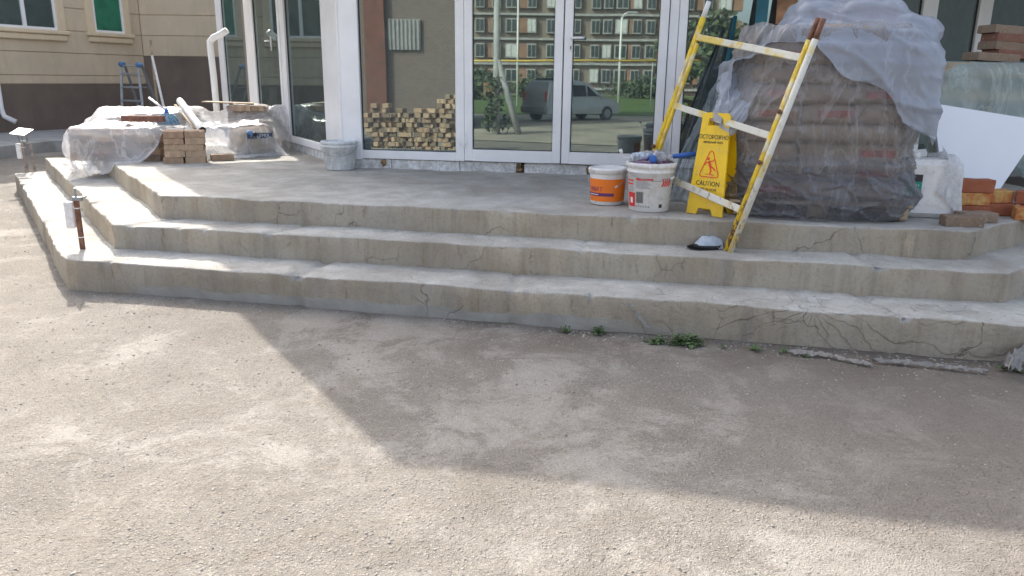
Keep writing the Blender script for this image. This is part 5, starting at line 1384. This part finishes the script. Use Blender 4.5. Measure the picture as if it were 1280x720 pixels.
# near brick wall with a barred window
t = NT('near_grey_brick'); W = t.world()
br_ = t.node('ShaderNodeTexBrick'); mp = t.coord('Object', (1, 1, 1), (PI/2, 0, 0)); t.l.new(mp, br_.inputs['Vector']); br_.inputs['Scale'].default_value = 4
br_.inputs['Color1'].default_value = (.18, .135, .115, 1); br_.inputs['Color2'].default_value = (.15, .115, .10, 1); br_.inputs['Mortar'].default_value = (.22, .2, .18, 1)
M_nb = t.done(br_.outputs['Color'], .95)
nb = empty('brick_outbuilding', mir((-3, 24, 0)), 0, 'grey brick building with red pilaster and barred window mirrored in the left pane', 'building')
bm = bmesh.new(); box(bm, ((vx(425, 24)+vx(577, 24))/2, 27.5, 4), (vx(577, 24)-vx(425, 24), 7, 8)); mpart('wall', bm, M_nb, nb)
bm = bmesh.new(); box(bm, ((vx(425, 24)+vx(577, 24))/2, 27.5, 8.1), (vx(577, 24)-vx(425, 24)+.4, 7.4, .25)); mpart('roof', bm, M_roofm, nb)
bm = bmesh.new(); box(bm, ((vx(458, 23.9)+vx(483, 23.9))/2, 23.95, 4), (vx(483, 24)-vx(458, 24), .3, 7.9)); mpart('red_pilaster', bm, basic('red_pilaster_brick', (.17, .07, .05), .9, .15, 4), nb)
a, b = vx(481+6, 24), vx(527, 24); c, d = vz(64, 24), vz(25, 24)
bm = bmesh.new(); box(bm, ((a+b)/2, 23.97, (c+d)/2), (b-a, .1, d-c)); f_ = mpart('window', bm, M_path, nb)
bm = bmesh.new()
for i in range(8): box(bm, (a+(b-a)*(i+.5)/8, 23.88, (c+d)/2), (.025, .025, d-c))
mpart('window_bars', bm, M_roofm, nb, False, f_)
# paver piles in the sun (mirrored in the left pane)
hgt_ = [8, 10, 10, 8, 9, 8, 9, 8, 9, 11, 12, 12]
for i in range(12):
    for k in range(hgt_[i]):
        p = mir((vx(459, 16.5)+i*.172+random.uniform(-.04, .04), 16.6+random.uniform(-.06, .06), 0))
        o = bpy.data.objects.new('paver', PM[M_paver.name if (i+k) % 3 else M_paverg.name]); COL.objects.link(o); o.location = (p.x, p.y, .01+k*.098); o.rotation_euler = (0, 0, random.uniform(-.45, .45)+PI/2*(k % 2)); o.scale = (random.uniform(.8, 1.1), 1.1, 1.3)
        tag(o, 'tan paver in the loose sunlit piles mirrored in the left pane', 'paver', 'pavers in the piles mirrored in the left pane')
# car
def car():
    Yv = 30.5; c0 = V((vx(716, Yv), Yv, 0)); yaw = math.radians(38)
    root = empty('parked_car', mir(c0), 0, 'silver estate car across the dirt road, mirrored in the door panes', 'car')
    Mx = Matrix.Translation(c0) @ Matrix.Rotation(yaw, 4, 'Z') @ Matrix.Scale(.88, 4)
    silver = basic('silver_car_paint', (.44, .46, .47), .35, .04, 3, .02, 30, .35); tint = basic('car_glass', (.03, .04, .045), .08)
    side = [(-2.1, .32), (-2.14, .62), (-2.10, .95), (-2.0, 1.35), (-1.88, 1.62), (-1.6, 1.68), (-.2, 1.68), (.25, 1.58), (.95, 1.08), (1.2, 1.0), (1.8, .90), (2.05, .72), (2.12, .45), (2.08, .30)]
    bm = bmesh.new(); rows = []
    for y, k in ((-.84, 0), (-.80, 1), (-.4, 2), (.4, 2), (.80, 1), (.84, 0)):
        row = []
        for x, z in side:
            inset = .14*max(0, (z-.95)/.73); yy = y*(1-inset/.84) if abs(y) > .5 else y
            sc = 1-.02*(k == 0)
            row.append(bm.verts.new((x*sc, yy, z+(.02 if k == 2 and z > 1.5 else 0))))
        rows.append(row)
    for a, b in zip(rows, rows[1:]):
        for i in range(len(side)): j = (i+1) % len(side); bm.faces.new((a[i], a[j], b[j], b[i]))
    bm.faces.new(rows[0][::-1]); bm.faces.new(rows[-1]); bmesh.ops.recalc_face_normals(bm, faces=bm.faces)
    bmesh.ops.transform(bm, matrix=Mx, verts=bm.verts); body = mpart('body', bm, silver, root)
    for s in (-1, 1):
        for pts in ([(-1.72, 1.05), (-.75, 1.05), (-.75, 1.52), (-1.62, 1.50)], [(-.66, 1.05), (.08, 1.05), (.08, 1.50), (-.66, 1.52)], [(.16, 1.05), (.75, 1.06), (.28, 1.42), (.16, 1.48)]):
            bm = bmesh.new(); A = [bm.verts.new((x, s*(.845-.14*(z-.95)/.73), z)) for x, z in pts]; bm.faces.new(A); bmesh.ops.solidify(bm, geom=bm.faces[:], thickness=.02); bmesh.ops.transform(bm, matrix=Mx, verts=bm.verts); mpart('side_window', bm, tint, root)
        for x in (-1.35, 1.30):
            bm = bmesh.new(); rod(bm, (x, s*.70, .31), (x, s*.87, .31), .31, seg=22); bmesh.ops.transform(bm, matrix=Mx, verts=bm.verts); wh = mpart('wheel', bm, M_dark, root)
            bm = bmesh.new(); rod(bm, (x, s*.86, .31), (x, s*.885, .31), .19, seg=10); bmesh.ops.transform(bm, matrix=Mx, verts=bm.verts); mpart('rim', bm, M_alu, root, False, wh)
        bm = bmesh.new(); box(bm, (.85, s*.93, 1.05), (.12, .16, .12), bev=.03); bmesh.ops.transform(bm, matrix=Mx, verts=bm.verts); mpart('door_mirror', bm, silver, root)
        bm = bmesh.new(); box(bm, (-2.09, s*.72, 1.05), (.08, .12, .40), bev=.02); bmesh.ops.transform(bm, matrix=Mx, verts=bm.verts); mpart('tail_light', bm, M_redp, root)
    bm = bmesh.new(); box(bm, (-2.005, 0, 1.33), (.05, 1.15, .42), Matrix.Rotation(.16, 4, 'Y') @ Matrix.Translation((.2, 0, .30-.32))); bmesh.ops.transform(bm, matrix=Mx, verts=bm.verts); mpart('rear_window', bm, tint, root)
    bm = bmesh.new(); box(bm, (-2.16, 0, .50), (.14, 1.62, .26), bev=.03); bmesh.ops.transform(bm, matrix=Mx, verts=bm.verts); mpart('bumper', bm, basic('grey_bumper', (.2, .2, .21), .6), root)
car()
def mpole(name, px, py_top, Yv, r, mat, label, cat, arm=0):
    root = empty(name, mg(px, Yv), 0, label, cat); zt_ = vz(py_top, Yv, px); X_ = vx(px, Yv)
    bm = bmesh.new(); rod(bm, (X_, Yv, 0), (X_, Yv, zt_), r, r*.7, 10); mpart('pole', bm, mat, root, True)
    if arm:
        bm = bmesh.new(); tube(bm, [(X_, Yv, zt_-.1), (X_+arm*.3, Yv, zt_+.2), (X_+arm, Yv, zt_+.3)], r*.5, 6); mpart('arm', bm, mat, root, True)
        bm = bmesh.new(); box(bm, (X_+arm*1.3, Yv, zt_+.28), (.7, .28, .12), bev=.03); mpart('lamp_head', bm, M_greyp, root)
    return root
mpole('street_lamp', 774, 22, 52, .09, M_roll, 'thin grey street lamp before the apartment block, mirrored in the right door pane', 'street lamp', .5)
mpole('street_lamp', 647, -10, 46, .07, M_roll, 'thin pale lamp post mirrored in the left door pane right of the thick pole', 'lamp post', .6)
up_ = mpole('utility_pole', 621, -90, 22, .11, basic('pale_concrete_pole', (.42, .42, .40), .9, .15, 5), 'thick pale utility pole with a slanting brace mirrored in the left door pane', 'utility pole')
bm = bmesh.new(); rod(bm, (vx(622, 22), 22, 2.0), (vx(650, 22), 22, .0), .09, seg=10); mpart('brace', bm, M_path, up_, True)
bm = bmesh.new(); box(bm, (vx(611, 22), 22.1, 1.2), (.28, .2, .42)); mpart('meter_box', bm, M_wood, up_)
def bush(name, X_, Yv, w_, h_, n, label, cat, trunk=0, crown0=.3, dark=1.0):
    root = empty(name, mir((X_, Yv, 0)), 0, label, cat)
    if trunk:
        bm = bmesh.new(); rod(bm, (X_, Yv, 0), (X_+.1, Yv, h_*.6), trunk, trunk*.5, 8)
        for k in range(6): a = k*1.1; rod(bm, (X_+.05, Yv, h_*(.3+.05*k)), (X_+math.cos(a)*w_*.35, Yv+math.sin(a)*w_*.3, h_*(.5+.06*k)), trunk*.4, trunk*.15, 6)
        mpart('trunk', bm, M_wood, root, True)
    g = np.random.default_rng(int(abs(X_)*10)); cl = g.normal(0, 1, (26, 3)); cl /= np.linalg.norm(cl, axis=1, keepdims=True); cl *= g.uniform(.4, 1, (26, 1))
    vs, fs = [], []
    for k in range(n):
        c = cl[g.integers(26)]; q = c+g.normal(0, .2, 3); ctr = V((X_+q[0]*w_/2, Yv+q[1]*w_/2, h_*(crown0+(1-crown0)*.5)+q[2]*h_*(1-crown0)/2))
        a = V(g.normal(0, 1, 3)).normalized(); b = a.cross(V(g.normal(0, 1, 3))).normalized(); s = g.uniform(.06, .14)*(w_/4+.5)
        i = len(vs); vs += [ctr-a*s, ctr+b*s*.6, ctr+a*s, ctr-b*s*.6]; fs.append((i, i+1, i+2, i+3))
    bm = bmesh.new(); V_ = [bm.verts.new(v) for v in vs]
    for f in fs: bm.faces.new([V_[i] for i in f])
    mpart('crown', bm, M_leaf, root)
M_leaf = basic('tree_leaf', (.07, .10, .045), .7, .4, 2)
bush('tree', vx(880, 60), 60, 7, 6.0, 2600, 'broad green tree mirrored above the ladder, left one', 'tree', .2)
bush('tree', vx(935, 55), 55, 7, 5.2, 2600, 'broad green tree mirrored above the ladder, right one', 'tree', .2)
bush('tree', vx(1190, 40), 40, 8, 9, 2600, 'dark tree mirrored in the right wing', 'tree', .2)
bush('bush', vx(590, 60), 60, 5, 2.4, 1500, 'low green bush mirrored behind the utility pole', 'bush', 0, .0)
bush('bush', vx(620, 22), 22, .7, 1.5, 500, 'dark scrubby bush at the foot of the utility pole', 'bush', 0, .0)
bush('bush', vx(670, 70), 70, 5, 1.8, 1200, 'low bush mirrored left of the car', 'bush', 0, .0)
bush('bush', vx(800, 72), 72, 6, 1.8, 1200, 'low bush mirrored right of the car', 'bush', 0, .0)
gp_ = empty('gas_pipe', mir((0, 44, 0)), 0, 'thin yellow overhead gas pipe on posts mirrored across both door panes', 'pipe')
bm = bmesh.new(); rod(bm, (vx(440, 44), 44, vz(78, 44)), (vx(960, 44), 44, vz(72, 44)), .055, seg=8); mpart('pipe_run', bm, basic('yellow_pipe_paint', (.62, .42, .08), .5), gp_, True)
for px in (480, 590, 700, 815, 925):
    bm = bmesh.new(); rod(bm, (vx(px, 44), 44, 0), (vx(px, 44), 44, vz(75, 44)-.05), .035, seg=6); mpart('support_post', bm, M_greyp, gp_, True)
